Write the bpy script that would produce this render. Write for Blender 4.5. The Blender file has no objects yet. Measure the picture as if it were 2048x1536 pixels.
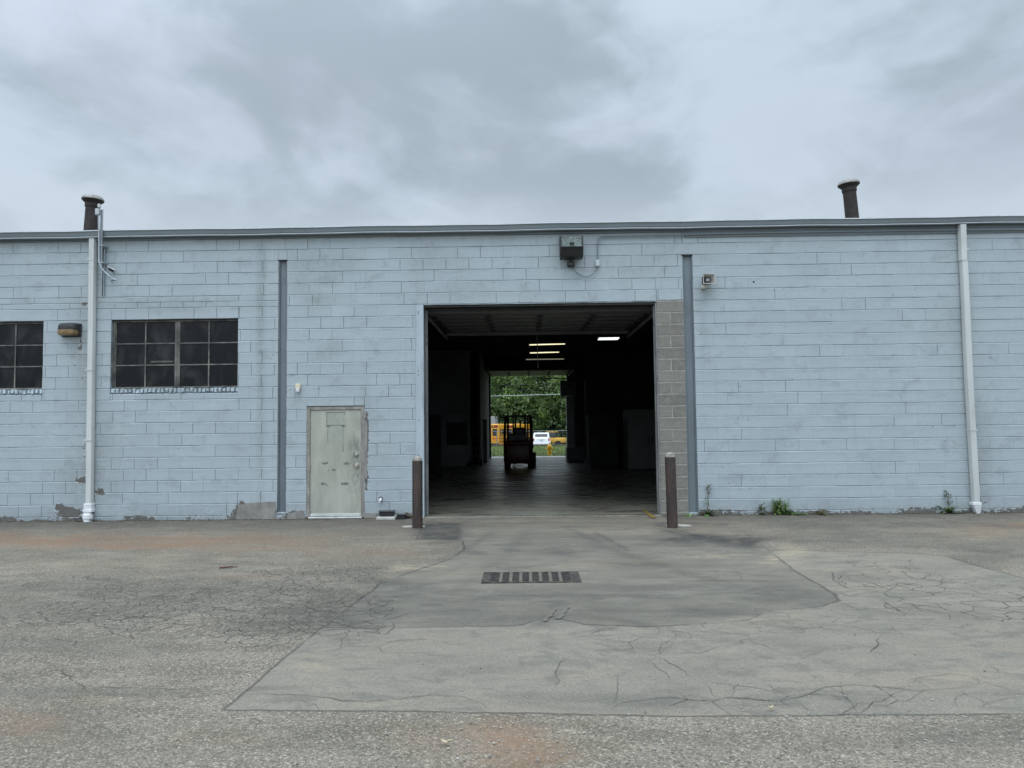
import bpy, bmesh, math, random
import numpy as np
from mathutils import Vector, Matrix, noise as mnoise
R = math.radians
random.seed(7); rng = np.random.default_rng(7)
sc = bpy.context.scene
COL = sc.collection

# ------------------------------------------------------------------ camera
F = 1500.0; YAW, PIT, ROL = R(0.97775525), R(3.28191889), R(-0.64262952)
DIST, CH = 13.08659655, 1.55462162
f0 = Vector((-math.sin(YAW)*math.cos(PIT), math.cos(YAW)*math.cos(PIT), math.sin(PIT)))
r0 = Vector((math.cos(YAW), math.sin(YAW), 0)); u0 = r0.cross(f0)
rv = r0*math.cos(ROL)+u0*math.sin(ROL); uv = u0*math.cos(ROL)-r0*math.sin(ROL)
CP = Vector((0, -DIST, CH))
cam = bpy.data.cameras.new('camera'); camo = bpy.data.objects.new('camera', cam); COL.objects.link(camo)
M = Matrix((rv, uv, -f0)).transposed().to_4x4(); M.translation = CP
camo.matrix_world = M
cam.sensor_width = 36; cam.lens = F/2048*36; cam.clip_end = 3000; cam.clip_start = 0.05
sc.camera = camo

def W(px, py, Y=0.0):
    d = f0*F+rv*(px-1024)-uv*(py-768); t = (Y+DIST)/d.y
    return d.x*t, CH+d.z*t
def G(px, py, Z=0.0):
    d = f0*F+rv*(px-1024)-uv*(py-768); t = (Z-CH)/d.z
    return d.x*t, -DIST+d.y*t
def WX(px, py, Y=0.0): return W(px, py, Y)[0]
def WZ(px, py, Y=0.0): return W(px, py, Y)[1]
def project(P):
    d = P-np.array(CP)[None]; z = d@np.array(f0)
    z = np.where(z < .1, .1, z)
    return 1024+F*(d@np.array(rv))/z, 768-F*(d@np.array(uv))/z

# ------------------------------------------------------------------ world: overcast sky, sun
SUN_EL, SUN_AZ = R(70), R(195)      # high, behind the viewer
EXPOSURE = 0.03
sc.view_settings.view_transform = 'Standard'; sc.view_settings.look = 'None'
sc.view_settings.gamma = 1; sc.view_settings.exposure = EXPOSURE
wd = bpy.data.worlds.new('World'); sc.world = wd; wd.use_nodes = True
nt = wd.node_tree; nt.nodes.clear()
def N(t, typ, **kw):
    n = t.nodes.new(typ)
    for k, v in kw.items(): setattr(n, k, v)
    return n
def setin(t, sock, v):
    if isinstance(v, bpy.types.NodeSocket): t.links.new(v, sock)
    elif isinstance(v, (tuple, list)) and len(v) == 3 and len(sock.default_value) == 4: sock.default_value = (*v, 1)
    else: sock.default_value = v
def math_(t, op, a, b=0.0, c=0.0, clamp=False):
    n = N(t, 'ShaderNodeMath', operation=op); n.use_clamp = clamp
    setin(t, n.inputs[0], a); setin(t, n.inputs[1], b); setin(t, n.inputs[2], c); return n.outputs[0]
def vmath(t, op, a, b=(0, 0, 0)):
    n = N(t, 'ShaderNodeVectorMath', operation=op); setin(t, n.inputs[0], a)
    if op == 'SCALE': setin(t, n.inputs['Scale'], b)
    else: setin(t, n.inputs[1], b)
    return n.outputs[0]
def mix(t, fac, a, b, blend='MIX'):
    n = N(t, 'ShaderNodeMix', data_type='RGBA', blend_type=blend); n.clamp_factor = True
    setin(t, n.inputs[0], fac); setin(t, n.inputs[6], a); setin(t, n.inputs[7], b); return n.outputs[2]
def noise(t, vec, scale, detail=4, rough=.55, dist=0.0, color=False):
    n = N(t, 'ShaderNodeTexNoise'); n.noise_dimensions = '3D'
    setin(t, n.inputs['Vector'], vec); n.inputs['Scale'].default_value = scale
    n.inputs['Detail'].default_value = detail; n.inputs['Roughness'].default_value = rough
    n.inputs['Distortion'].default_value = dist
    return n.outputs[1 if color else 0]
def ramp(t, fac, lo, hi, a=0.0, b=1.0, smooth=True):
    n = N(t, 'ShaderNodeMapRange'); n.interpolation_type = 'SMOOTHSTEP' if smooth else 'LINEAR'; n.clamp = True
    setin(t, n.inputs[0], fac)
    for i, v in enumerate((lo, hi, a, b)): n.inputs[i+1].default_value = v
    return n.outputs[0]
def scalevec(t, vec, s, loc=(0, 0, 0)):
    n = N(t, 'ShaderNodeMapping'); setin(t, n.inputs[0], vec)
    n.inputs['Scale'].default_value = s; n.inputs['Location'].default_value = loc; return n.outputs[0]

tc = N(nt, 'ShaderNodeTexCoord'); dr = tc.outputs['Generated']
sep = N(nt, 'ShaderNodeSeparateXYZ'); nt.links.new(dr, sep.inputs[0])
cv = scalevec(nt, dr, (1.0, 1.0, 1.75), (1.1, 4.4, 2.0))
warp = vmath(nt, 'SCALE', vmath(nt, 'SUBTRACT', noise(nt, cv, 2.4, 4, .5, 0, True), (.5, .5, .5)), .38)
cw = vmath(nt, 'ADD', cv, warp)
big = noise(nt, cw, 1.7, 2.0, .5)
mid = noise(nt, vmath(nt, 'ADD', cw, (2.2, 5.1, 3.3)), 3.6, 7.0, .50)
fine = noise(nt, vmath(nt, 'ADD', cw, (9, 4, 2)), 9.0, 6.0, .55)
dens = math_(nt, 'ADD', math_(nt, 'MULTIPLY', big, .5), math_(nt, 'MULTIPLY', mid, .5))
dens = math_(nt, 'ADD', dens, math_(nt, 'MULTIPLY', math_(nt, 'SUBTRACT', fine, .5), .16))
cf = ramp(nt, dens, .415, .575)
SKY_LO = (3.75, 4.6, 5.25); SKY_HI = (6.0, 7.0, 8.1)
cloud = mix(nt, cf, SKY_LO, SKY_HI)
tint = noise(nt, vmath(nt, 'ADD', cv, (21, 14, 2)), 2.0, 3.0, .5)
cloud = mix(nt, ramp(nt, tint, .45, .7, 0, .35), cloud, (5.5, 5.8, 7.2))
hz = ramp(nt, sep.outputs[2], .22, .33, 1.0, 0.0)
cloud = mix(nt, math_(nt, 'MULTIPLY', hz, .55), cloud, (6.6, 7.4, 8.4))
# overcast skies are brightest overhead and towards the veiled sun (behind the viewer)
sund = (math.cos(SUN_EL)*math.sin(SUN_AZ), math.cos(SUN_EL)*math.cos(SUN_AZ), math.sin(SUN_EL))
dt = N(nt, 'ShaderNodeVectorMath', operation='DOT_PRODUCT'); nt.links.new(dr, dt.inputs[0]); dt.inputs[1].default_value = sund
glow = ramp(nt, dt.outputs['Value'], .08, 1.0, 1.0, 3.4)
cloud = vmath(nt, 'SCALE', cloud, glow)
sky = N(nt, 'ShaderNodeTexSky', sky_type='NISHITA'); sky.sun_disc = False
sky.sun_elevation = SUN_EL; sky.sun_rotation = SUN_AZ; sky.air_density = 1.5; sky.dust_density = 3
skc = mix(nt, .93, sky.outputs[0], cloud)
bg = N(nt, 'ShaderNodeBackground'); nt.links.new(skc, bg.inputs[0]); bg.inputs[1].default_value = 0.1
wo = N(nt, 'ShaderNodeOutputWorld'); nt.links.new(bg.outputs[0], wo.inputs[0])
sl = bpy.data.lights.new('sun', 'SUN'); sl.energy = 1.15; sl.angle = R(45); sl.color = (1.0, .985, .96)
so = bpy.data.objects.new('sun', sl); COL.objects.link(so)
so.rotation_euler = Vector(sund).to_track_quat('Z', 'Y').to_euler()
so.location = (0, -20, 30)

# ------------------------------------------------------------------ materials
def newmat(name):
    m = bpy.data.materials.new(name); m.use_nodes = True; t = m.node_tree
    b = t.nodes['Principled BSDF']; return m, t, b
def objco(t): return N(t, 'ShaderNodeTexCoord').outputs['Object']
def bump(t, b, h, strength=.3, dist=.01, normal=None):
    n = N(t, 'ShaderNodeBump'); n.inputs['Strength'].default_value = strength; n.inputs['Distance'].default_value = dist
    t.links.new(h, n.inputs['Height'])
    if normal is not None: t.links.new(normal, n.inputs['Normal'])
    if b is not None: t.links.new(n.outputs[0], b.inputs['Normal'])
    return n.outputs[0]
def mat(name, c, rough=.6, metal=0.0, var=.25, scale=6.0, c2=None, bmp=.15, bscale=60.0, stretch=(1, 1, 1), dirt=None, dirt_amt=.4):
    m, t, b = newmat(name); co = objco(t)
    if stretch != (1, 1, 1): co2 = scalevec(t, co, stretch)
    else: co2 = co
    n1 = noise(t, co2, scale, 6, .6)
    dk = tuple(x*(1-var) for x in c); lt = tuple(min(1, x*(1+var*.7)) for x in c)
    colr = mix(t, ramp(t, n1, .3, .7), dk, c2 or lt)
    if dirt:
        n2 = noise(t, scalevec(t, co, stretch, (5, 5, 5)), scale*2.3, 8, .65, .3)
        colr = mix(t, ramp(t, n2, .52, .68, 0, dirt_amt), colr, dirt)
    t.links.new(colr, b.inputs['Base Color']); b.inputs['Metallic'].default_value = metal
    r = ramp(t, noise(t, co, scale*3, 4), .3, .7, max(.05, rough-.1), min(1, rough+.1), False)
    t.links.new(r, b.inputs['Roughness'])
    if bmp: bump(t, b, noise(t, co, bscale, 5, .6), bmp, .004)
    return m
def emis(name, c, s):
    m, t, b = newmat(name); b.inputs['Base Color'].default_value = (*c, 1)
    b.inputs['Emission Color'].default_value = (*c, 1); b.inputs['Emission Strength'].default_value = s; return m

# painted block wall: attributes 'wear' = (bare, grime, tone)
def wallmat():
    m, t, b = newmat('painted_block'); co = objco(t)
    at = N(t, 'ShaderNodeAttribute'); at.attribute_name = 'wear'
    s = N(t, 'ShaderNodeSeparateColor'); t.links.new(at.outputs['Color'], s.inputs[0])
    bare, grime, tone = s.outputs
    base = mix(t, tone, (.352, .407, .425), (.392, .450, .470))
    blot = noise(t, co, 1.1, 5, .6, .4)
    base = mix(t, ramp(t, blot, .42, .66, 0, .45), base, (.325, .372, .398))
    base = mix(t, ramp(t, noise(t, scalevec(t, co, (1, 1, 1.4), (7, 7, 7)), 2.6, 8, .68, .3), .54, .66, 0, .55), base, (.28, .315, .332))
    streak = noise(t, scalevec(t, co, (5, 5, .35)), 1.6, 6, .65)
    base = mix(t, ramp(t, streak, .55, .75, 0, .35), base, (.265, .305, .312))
    pale = noise(t, scalevec(t, co, (1, 1, 2), (3, 3, 3)), 5, 7, .7)
    base = mix(t, ramp(t, pale, .56, .74, 0, .35), base, (.47, .55, .57))
    sp = noise(t, co, 75, 4, .7)
    base = mix(t, ramp(t, sp, .3, .55, .35, 0), base, (.22, .265, .285))
    # pits and nicks in the paint
    v = N(t, 'ShaderNodeTexVoronoi'); v.inputs['Scale'].default_value = 5.5
    t.links.new(vmath(t, 'ADD', co, vmath(t, 'SCALE', noise(t, co, 14, 3, .6, 0, True), .12)), v.inputs['Vector'])
    pit = math_(t, 'MULTIPLY', ramp(t, v.outputs['Distance'], .045, .10, 1, 0), ramp(t, noise(t, co, .9, 3), .46, .60))
    base = mix(t, math_(t, 'MULTIPLY', pit, .7), base, (.10, .11, .11))
    gn = noise(t, co, 9, 8, .72, .5)
    gf = math_(t, 'MULTIPLY', grime, ramp(t, gn, .3, .65, .35, 1.2))
    base = mix(t, math_(t, 'MULTIPLY', gf, .75), base, (.155, .155, .14))
    conc = mix(t, noise(t, co, 12, 6, .7), (.055, .052, .046), (.20, .19, .17))
    bn = noise(t, scalevec(t, co, (1, 1, 1.6)), 13, 8, .65, .6)
    bm_ = ramp(t, math_(t, 'ADD', bare, math_(t, 'MULTIPLY', math_(t, 'SUBTRACT', bn, .5), 1.5)), .53, .56)
    colr = mix(t, bm_, base, conc)
    edge = ramp(t, math_(t, 'ADD', bare, math_(t, 'MULTIPLY', math_(t, 'SUBTRACT', bn, .5), 1.5)), .44, .53)
    colr = mix(t, math_(t, 'MULTIPLY', math_(t, 'SUBTRACT', edge, bm_, 0, True), .5), colr, (.56, .62, .65))
    t.links.new(colr, b.inputs['Base Color']); b.inputs['Roughness'].default_value = .62
    b.inputs['Specular IOR Level'].default_value = .35
    h = math_(t, 'ADD', math_(t, 'MULTIPLY', noise(t, co, 45, 6, .65), .5), math_(t, 'MULTIPLY', noise(t, scalevec(t, co, (1, 1, 4)), 7, 5, .6), .8))
    h = math_(t, 'SUBTRACT', h, math_(t, 'MULTIPLY', bm_, .8))
    h = math_(t, 'SUBTRACT', h, math_(t, 'MULTIPLY', pit, .8))
    bump(t, b, h, .55, .006)
    return m
def jointmat():
    m, t, b = newmat('painted_joint'); co = objco(t)
    n = noise(t, scalevec(t, co, (1, 1, 1)), 2.4, 7, .75)
    c = mix(t, ramp(t, n, .40, .60), (.27, .315, .335), (.125, .147, .155))
    t.links.new(c, b.inputs['Base Color']); b.inputs['Roughness'].default_value = .8; return m
def rawblock():
    m, t, b = newmat('bare_concrete_block'); co = objco(t)
    at = N(t, 'ShaderNodeAttribute'); at.attribute_name = 'wear'
    s = N(t, 'ShaderNodeSeparateColor'); t.links.new(at.outputs['Color'], s.inputs[0])
    c = mix(t, s.outputs[2], (.165, .158, .138), (.245, .235, .205))
    c = mix(t, ramp(t, noise(t, co, 7, 6, .7, .5), .4, .7, 0, .8), c, (.26, .25, .225))
    c = mix(t, ramp(t, noise(t, co, 90, 3, .7), .35, .6, .5, 0), c, (.06, .058, .05))
    t.links.new(c, b.inputs['Base Color']); b.inputs['Roughness'].default_value = .9
    bump(t, b, noise(t, co, 80, 6, .7), .6, .006); return m

M_ = {}
M_['wall'] = wallmat(); M_['joint'] = jointmat(); M_['raw'] = rawblock()
M_['mortar'] = mat('pale_mortar', (.36, .345, .31), .9, var=.3, scale=12)
M_['steel_col'] = mat('grey_painted_steel', (.135, .165, .18), .5, var=.12, scale=2, stretch=(1, 1, .4), dirt=(.09, .10, .10))
M_['jamb_blue'] = mat('pale_blue_steel', (.36, .42, .45), .5, var=.1, scale=2, stretch=(2, 2, .4), dirt=(.2, .22, .22))
M_['jamb_grey'] = mat('worn_grey_steel', (.17, .17, .165), .55, var=.3, scale=5, stretch=(1, 1, .4), dirt=(.06, .055, .05), dirt_amt=.7)
M_['gutter'] = mat('gutter_metal', (.155, .182, .195), .38, .0, var=.10, scale=1.2, stretch=(.4, 1, 1), bmp=.05, dirt=(.13, .14, .14))
M_['gutter_lip'] = mat('gutter_edge', (.58, .63, .66), .4, 0, var=.1, bmp=0)
M_['downspout'] = mat('cream_downspout', (.51, .535, .515), .45, var=.08, scale=2.5, stretch=(1, 1, .3), bmp=.05, dirt=(.36, .38, .35), dirt_amt=.5)
M_['white_pvc'] = mat('white_plastic', (.74, .76, .76), .35, var=.08, scale=8, dirt=(.4, .4, .37), dirt_amt=.4)
M_['rust_pipe'] = mat('brown_vent_pipe', (.017, .013, .012), .7, var=.4, scale=6, c2=(.033, .022, .019))
M_['cap'] = mat('galvanised_cap', (.27, .265, .25), .55, .3, var=.3, scale=9)
M_['bollard'] = mat('brown_bollard_paint', (.040, .027, .023), .55, var=.3, scale=5, stretch=(2, 2, .5), c2=(.057, .038, .031), dirt=(.10, .06, .045), dirt_amt=.6)
M_['bollard_cap'] = mat('concrete_cap', (.27, .25, .225), .85, var=.35, scale=16, dirt=(.13, .10, .07), dirt_amt=.6)
M_['sash'] = mat('sash_steel', (.075, .078, .07), .5, var=.4, scale=5, c2=(.19, .185, .16))
M_['sash_dark'] = mat('dark_frame', (.022, .022, .02), .6, var=.4, scale=5)
M_['black_metal'] = mat('black_metal', (.014, .015, .016), .45, var=.2)
M_['black_plastic'] = mat('black_plastic', (.018, .019, .021), .4, var=.2)
M_['conduit'] = mat('galvanised_conduit', (.36, .40, .42), .4, .4, var=.15)
M_['box_grey'] = mat('grey_box', (.42, .46, .47), .5, var=.15)
M_['cream'] = mat('cream_plastic', (.62, .56, .40), .45, var=.1, dirt=(.4, .33, .2))
M_['horn'] = mat('horn_plastic', (.50, .49, .45), .5, var=.2, dirt=(.22, .2, .16))
M_['concrete'] = mat('concrete', (.24, .23, .21), .9, var=.25, scale=5, bmp=.3)
M_['concrete_pale'] = mat('pale_concrete', (.45, .44, .40), .9, var=.2, scale=8)
M_['chrome'] = mat('knob_metal', (.52, .50, .45), .25, .9, var=.1, bmp=0)
M_['threshold'] = mat('aluminium_threshold', (.62, .64, .62), .35, .4, var=.15)
M_['cord'] = mat('black_cord', (.012, .012, .012), .6, var=.1, bmp=0)
M_['tile_dark'] = mat('iron_grate', (.05, .045, .04), .6, .3, var=.5, scale=14, c2=(.11, .095, .08))

def doormat():
    m, t, b = newmat('sage_door_paint'); co = objco(t)
    c = mix(t, ramp(t, noise(t, scalevec(t, co, (2, 2, .9)), 1.6, 6, .62, .4), .35, .68), (.31, .312, .262), (.40, .398, .338))
    c = mix(t, ramp(t, noise(t, scalevec(t, co, (6, 6, .6), (2, 3, 4)), 2, 6, .7), .5, .75, 0, .5), c, (.27, .285, .245))
    # scuffed latch side
    sp = N(t, 'ShaderNodeSeparateXYZ'); t.links.new(co, sp.inputs[0])
    u = ramp(t, sp.outputs[0], .60, .80)
    g = math_(t, 'MULTIPLY', u, ramp(t, noise(t, scalevec(t, co, (4, 4, 1.5)), 3, 8, .7, .6), .40, .66))
    zc = ramp(t, math_(t, 'ABSOLUTE', math_(t, 'SUBTRACT', sp.outputs[2], .92)), .15, .7, 1, .25)
    c = mix(t, math_(t, 'MULTIPLY', math_(t, 'MULTIPLY', g, zc), .85), c, (.12, .12, .10))
    t.links.new(c, b.inputs['Base Color']); b.inputs['Roughness'].default_value = .5
    bump(t, b, noise(t, co, 40, 5, .6), .12, .003); return m
M_['door'] = doormat()
M_['door_mark'] = mat('adhesive_residue', (.15, .155, .13), .7, var=.35, scale=22, c2=(.24, .25, .205))
M_['door_mark_soft'] = mat('faded_sign_outline', (.31, .325, .275), .6, var=.1, scale=8, c2=(.335, .345, .295))
M_['door_frame'] = mat('taupe_frame_paint', (.25, .235, .21), .6, var=.3, scale=5, stretch=(1, 1, .5), dirt=(.12, .10, .085), dirt_amt=.7)

def glassmat():
    m, t, b = newmat('grimy_glass'); co = objco(t)
    n = noise(t, scalevec(t, co, (1.6, 1, .9)), 1.9, 6, .6, .5)
    c = mix(t, ramp(t, n, .45, .75), (.006, .007, .009), (.065, .068, .068))
    t.links.new(c, b.inputs['Base Color'])
    t.links.new(ramp(t, n, .3, .7, .12, .4), b.inputs['Roughness'])
    b.inputs['Specular IOR Level'].default_value = .35
    tr = N(t, 'ShaderNodeBsdfTransparent'); tr.inputs[0].default_value = (.5, .5, .48, 1)
    mx = N(t, 'ShaderNodeMixShader'); mx.inputs[0].default_value = .55
    t.links.new(tr.outputs[0], mx.inputs[1]); t.links.new(b.outputs[0], mx.inputs[2])
    t.links.new(mx.outputs[0], t.nodes['Material Output'].inputs[0]); return m
M_['glass'] = glassmat()
M_['vglass'] = mat('vehicle_glass', (.02, .024, .028), .12, var=.1, bmp=0)

# yard asphalt: attributes 'yard' (patch A sdf, patch B sdf, dark) and 'stain' (rust, sand, damp/crack)
def asphaltmat():
    m, t, b = newmat('asphalt_yard'); co = objco(t)
    a1 = N(t, 'ShaderNodeAttribute'); a1.attribute_name = 'yard'; s1 = N(t, 'ShaderNodeSeparateColor'); t.links.new(a1.outputs['Color'], s1.inputs[0])
    a2 = N(t, 'ShaderNodeAttribute'); a2.attribute_name = 'stain'; s2 = N(t, 'ShaderNodeSeparateColor'); t.links.new(a2.outputs['Color'], s2.inputs[0])
    sA, sB, dark = s1.outputs; rust, sand, crk = s2.outputs
    wob = math_(t, 'MULTIPLY', math_(t, 'SUBTRACT', noise(t, co, 5, 6, .65), .5), .075)
    dA = math_(t, 'ADD', math_(t, 'MULTIPLY', math_(t, 'SUBTRACT', sA, .5), 4.0), wob)   # metres, + inside
    dB = math_(t, 'ADD', math_(t, 'MULTIPLY', math_(t, 'SUBTRACT', sB, .5), 4.0), math_(t, 'MULTIPLY', wob, .5))
    inA = ramp(t, dA, -.006, .006); inB = ramp(t, dB, -.02, .02)
    # aggregate
    v = N(t, 'ShaderNodeTexVoronoi'); v.inputs['Scale'].default_value = 88; t.links.new(co, v.inputs['Vector'])
    sc_ = N(t, 'ShaderNodeSeparateColor'); t.links.new(v.outputs['Color'], sc_.inputs[0])
    peb = sc_.outputs[0]
    v2 = N(t, 'ShaderNodeTexVoronoi'); v2.inputs['Scale'].default_value = 175; t.links.new(co, v2.inputs['Vector'])
    sc2 = N(t, 'ShaderNodeSeparateColor'); t.links.new(v2.outputs['Color'], sc2.inputs[0])
    broad = noise(t, co, .45, 5, .6, .5); midn = noise(t, scalevec(t, co, (.8, 1.7, 1)), 1.7, 6, .65, .4)
    streak = noise(t, scalevec(t, co, (.35, 1.6, 1)), 1.3, 6, .62, .3)
    fine = noise(t, co, 34, 6, .75)
    # old coarse surface
    old = mix(t, ramp(t, broad, .35, .65), (0.155, 0.143, 0.119), (0.212, 0.194, 0.163))
    old = mix(t, ramp(t, midn, .42, .62, 0, .8), old, (0.131, 0.120, 0.096))
    old = mix(t, ramp(t, streak, .5, .75, 0, .5), old, (0.245, 0.219, 0.178))
    old = mix(t, ramp(t, peb, .70, .98, 0, .58), old, (0.412, 0.378, 0.322))
    old = mix(t, ramp(t, sc_.outputs[1], .55, .95, 0, .60), old, (0.069, 0.061, 0.050))
    old = mix(t, ramp(t, sc2.outputs[0], .85, 1.0, 0, .6), old, (0.480, 0.437, 0.365))
    old = mix(t, ramp(t, fine, .30, .5, .75, 0), old, (0.057, 0.051, 0.042))
    # mid-age patch
    mb = mix(t, ramp(t, midn, .35, .7), (0.173, 0.168, 0.144), (0.227, 0.211, 0.177))
    mb = mix(t, ramp(t, streak, .45, .72, 0, .6), mb, (0.246, 0.216, 0.175))
    mb = mix(t, ramp(t, sc2.outputs[1], .6, 1, 0, .40), mb, (0.359, 0.324, 0.277))
    mb = mix(t, ramp(t, sc2.outputs[2], .6, 1, 0, .45), mb, (0.096, 0.086, 0.073))
    mb = mix(t, ramp(t, fine, .3, .5, .4, 0), mb, (0.096, 0.086, 0.073))
    mb = mix(t, ramp(t, noise(t, scalevec(t, co, (1, 1.5, 1), (4, 4, 4)), 3.1, 8, .72, .6), .50, .64, 0, .55), mb, (.105, .106, .098))
    mb = mix(t, ramp(t, noise(t, co, 60, 4, .8), .52, .72, 0, .5), mb, (.27, .265, .24))
    # smooth patch
    ma = mix(t, ramp(t, streak, .32, .68), (0.114, 0.109, 0.095), (0.170, 0.161, 0.134))
    ma = mix(t, ramp(t, midn, .48, .68, 0, .5), ma, (0.192, 0.176, 0.140))
    ma = mix(t, ramp(t, sc2.outputs[1], .70, 1, 0, .35), ma, (0.248, 0.234, 0.197))
    ma = mix(t, ramp(t, fine, .3, .5, .3, 0), ma, (0.078, 0.074, 0.061))
    ma = mix(t, ramp(t, noise(t, scalevec(t, co, (.7, 1.6, 1), (8, 2, 4)), 2.4, 9, .74, .8), .48, .64, 0, .7), ma, (.090, .090, .086))
    ma = mix(t, ramp(t, noise(t, scalevec(t, co, (.8, 1.6, 1), (1, 2, 9)), 3.3, 9, .74, .8), .52, .66, 0, .6), ma, (.20, .19, .165))
    ma = mix(t, ramp(t, noise(t, co, 55, 4, .8), .50, .70, 0, .55), ma, (.24, .235, .21))
    c = mix(t, inB, old, mb); c = mix(t, inA, c, ma)
    c = mix(t, ramp(t, noise(t, scalevec(t, co, (.6, 1.3, 1), (3, 7, 1)), .9, 8, .7, .8), .46, .66, 0, .35), c, (.088, .084, .074))
    c = mix(t, 1.0, c, (1.09, 1.06, 1.01), 'MULTIPLY')
    # staining
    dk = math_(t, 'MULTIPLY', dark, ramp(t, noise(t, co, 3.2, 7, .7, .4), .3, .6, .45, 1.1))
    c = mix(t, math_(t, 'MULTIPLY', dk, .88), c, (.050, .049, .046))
    rn = math_(t, 'MULTIPLY', ramp(t, noise(t, scalevec(t, co, (.8, 2.2, 1)), 2.6, 8, .68, .5), .30, .60, .05, 1.15), ramp(t, noise(t, co, 30, 5, .8), .3, .6, .45, 1.1))
    c = mix(t, math_(t, 'MULTIPLY', math_(t, 'MULTIPLY', rust, rn), .85), c, (.235, .142, .085))
    sn = math_(t, 'MULTIPLY', ramp(t, noise(t, scalevec(t, co, (1, 2, 1)), 3.6, 8, .7, .6), .36, .6, 0, 1.15), ramp(t, noise(t, co, 26, 5, .8), .34, .58, .3, 1.1))
    c = mix(t, math_(t, 'MULTIPLY', math_(t, 'MULTIPLY', sand, sn), .85), c, (.38, .32, .225))
    cm = math_(t, 'MULTIPLY', crk, ramp(t, noise(t, scalevec(t, co, (1, 2, 1)), 5, 7, .75, .5), .5, .68, 0, .55))
    c = mix(t, math_(t, 'MULTIPLY', cm, .7), c, (.06, .057, .05))
    # seams at the patch borders
    eA = math_(t, 'MULTIPLY', ramp(t, math_(t, 'ABSOLUTE', dA), .006, .022, 1, 0), ramp(t, noise(t, co, 1.1, 4), .36, .5))
    eB = math_(t, 'MULTIPLY', math_(t, 'MULTIPLY', ramp(t, math_(t, 'ABSOLUTE', dB), .004, .016, 1, 0), ramp(t, noise(t, co, 1.7, 4), .30, .45)), math_(t, 'SUBTRACT', 1.0, inA))
    c = mix(t, math_(t, 'MULTIPLY', math_(t, 'MAXIMUM', eA, eB), .6), c, (.05, .048, .044))
    t.links.new(c, b.inputs['Base Color']); b.inputs['Roughness'].default_value = .88
    b.inputs['Specular IOR Level'].default_value = .3
    rgh = math_(t, 'SUBTRACT', 1.0, math_(t, 'MULTIPLY', math_(t, 'MAXIMUM', inA, math_(t, 'MULTIPLY', inB, .6)), .7))
    h = math_(t, 'MULTIPLY', math_(t, 'ADD', math_(t, 'MULTIPLY', peb, .7), math_(t, 'MULTIPLY', fine, .9)), rgh)
    h = math_(t, 'SUBTRACT', h, math_(t, 'MULTIPLY', cm, 1.2))
    h = math_(t, 'SUBTRACT', h, math_(t, 'MULTIPLY', math_(t, 'MAXIMUM', eA, eB), 1.0))
    bump(t, b, h, .7, .010)
    return m
M_['asphalt'] = asphaltmat()
M_['crack'] = mat('crack_dirt', (.058, .055, .048), .95, var=.4, scale=20, bmp=0)

def floormat():
    m, t, b = newmat('interior_slab'); co = objco(t)
    n = noise(t, scalevec(t, co, (.5, 2.0, 1)), 1.2, 7, .65, .4)
    c = mix(t, ramp(t, n, .35, .65), (.15, .143, .115), (.25, .238, .195))
    c = mix(t, ramp(t, noise(t, co, .8, 6, .7, .5), .5, .7, 0, .7), c, (.07, .066, .055))
    t.links.new(c, b.inputs['Base Color'])
    t.links.new(ramp(t, n, .3, .7, .16, .45), b.inputs['Roughness'])
    bump(t, b, noise(t, scalevec(t, co, (.4, 1.6, 1)), 2.5, 6, .6), .8, .05); return m
M_['slab'] = floormat()
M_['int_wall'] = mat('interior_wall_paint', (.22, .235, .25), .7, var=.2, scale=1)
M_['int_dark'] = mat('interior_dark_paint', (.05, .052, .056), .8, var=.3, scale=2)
M_['int_ceiling'] = mat('dark_deck', (.03, .03, .033), .9, var=.3, scale=2)  # very dark base colour for the ceiling deck
M_['int_pale'] = mat('interior_pale_paint', (.16, .165, .16), .6, var=.15, scale=1.5)
M_['white_block'] = mat('whitewashed_block', (.32, .33, .33), .8, var=.2, scale=3, stretch=(1, 1, 5))
M_['panel'] = mat('door_panel', (.13, .133, .133), .5, var=.15, scale=2)
M_['yellow_paint'] = mat('yellow_paint', (.42, .25, .045), .7, var=.4, scale=18, dirt=(.1, .08, .05), dirt_amt=1.0, c2=(.2,.14,.05))
M_['tube_warm'] = emis('lit_tube', (1.0, .93, .60), 1.25)
M_['tube_white'] = emis('lit_tube_white', (.95, 1.0, 1.0), 1.6)
M_['tube_dim'] = emis('dim_tube', (.9, .88, .65), .22)
M_['roof'] = mat('roof_gravel', (.18, .175, .16), .95, var=.3, scale=14, bmp=.4)
M_['forklift_red'] = mat('forklift_paint', (.085, .013, .009), .45, var=.25, scale=4)
M_['rubber'] = mat('rubber', (.014, .014, .014), .8, var=.3)
M_['bus_yellow'] = mat('bus_yellow', (.62, .29, .02), .35, var=.07, scale=1.5, bmp=0)
M_['red_lens'] = mat('red_lens', (.40, .02, .015), .25, var=.15, bmp=0)
M_['amber_lens'] = mat('amber_lens', (.55, .22, .03), .25, var=.15, bmp=0)
M_['white_car'] = mat('white_car_paint', (.72, .74, .76), .25, var=.05, bmp=0)
M_['hydrant'] = mat('hydrant_yellow', (.95, .52, .03), .45, var=.12, scale=9, bmp=0)
M_['loader'] = mat('loader_yellow', (.62, .36, .04), .5, var=.2, scale=3)
M_['chain'] = mat('chain_link', (.22, .25, .25), .5, .3, var=.1, bmp=0)
M_['grass'] = mat('grass_blades', (.075, .135, .025), .8, var=.4, scale=3, c2=(.16, .22, .05), bmp=0)
M_['soil'] = mat('verge_turf', (.085, .13, .028), .95, var=.35, scale=1.2, c2=(.15, .18, .055), bmp=.3, bscale=20, dirt=(.13, .11, .06))
M_['leaf'] = mat('tree_leaves', (.060, .118, .024), .7, var=.45, scale=.55, c2=(.13, .22, .04), bmp=0)
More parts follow.
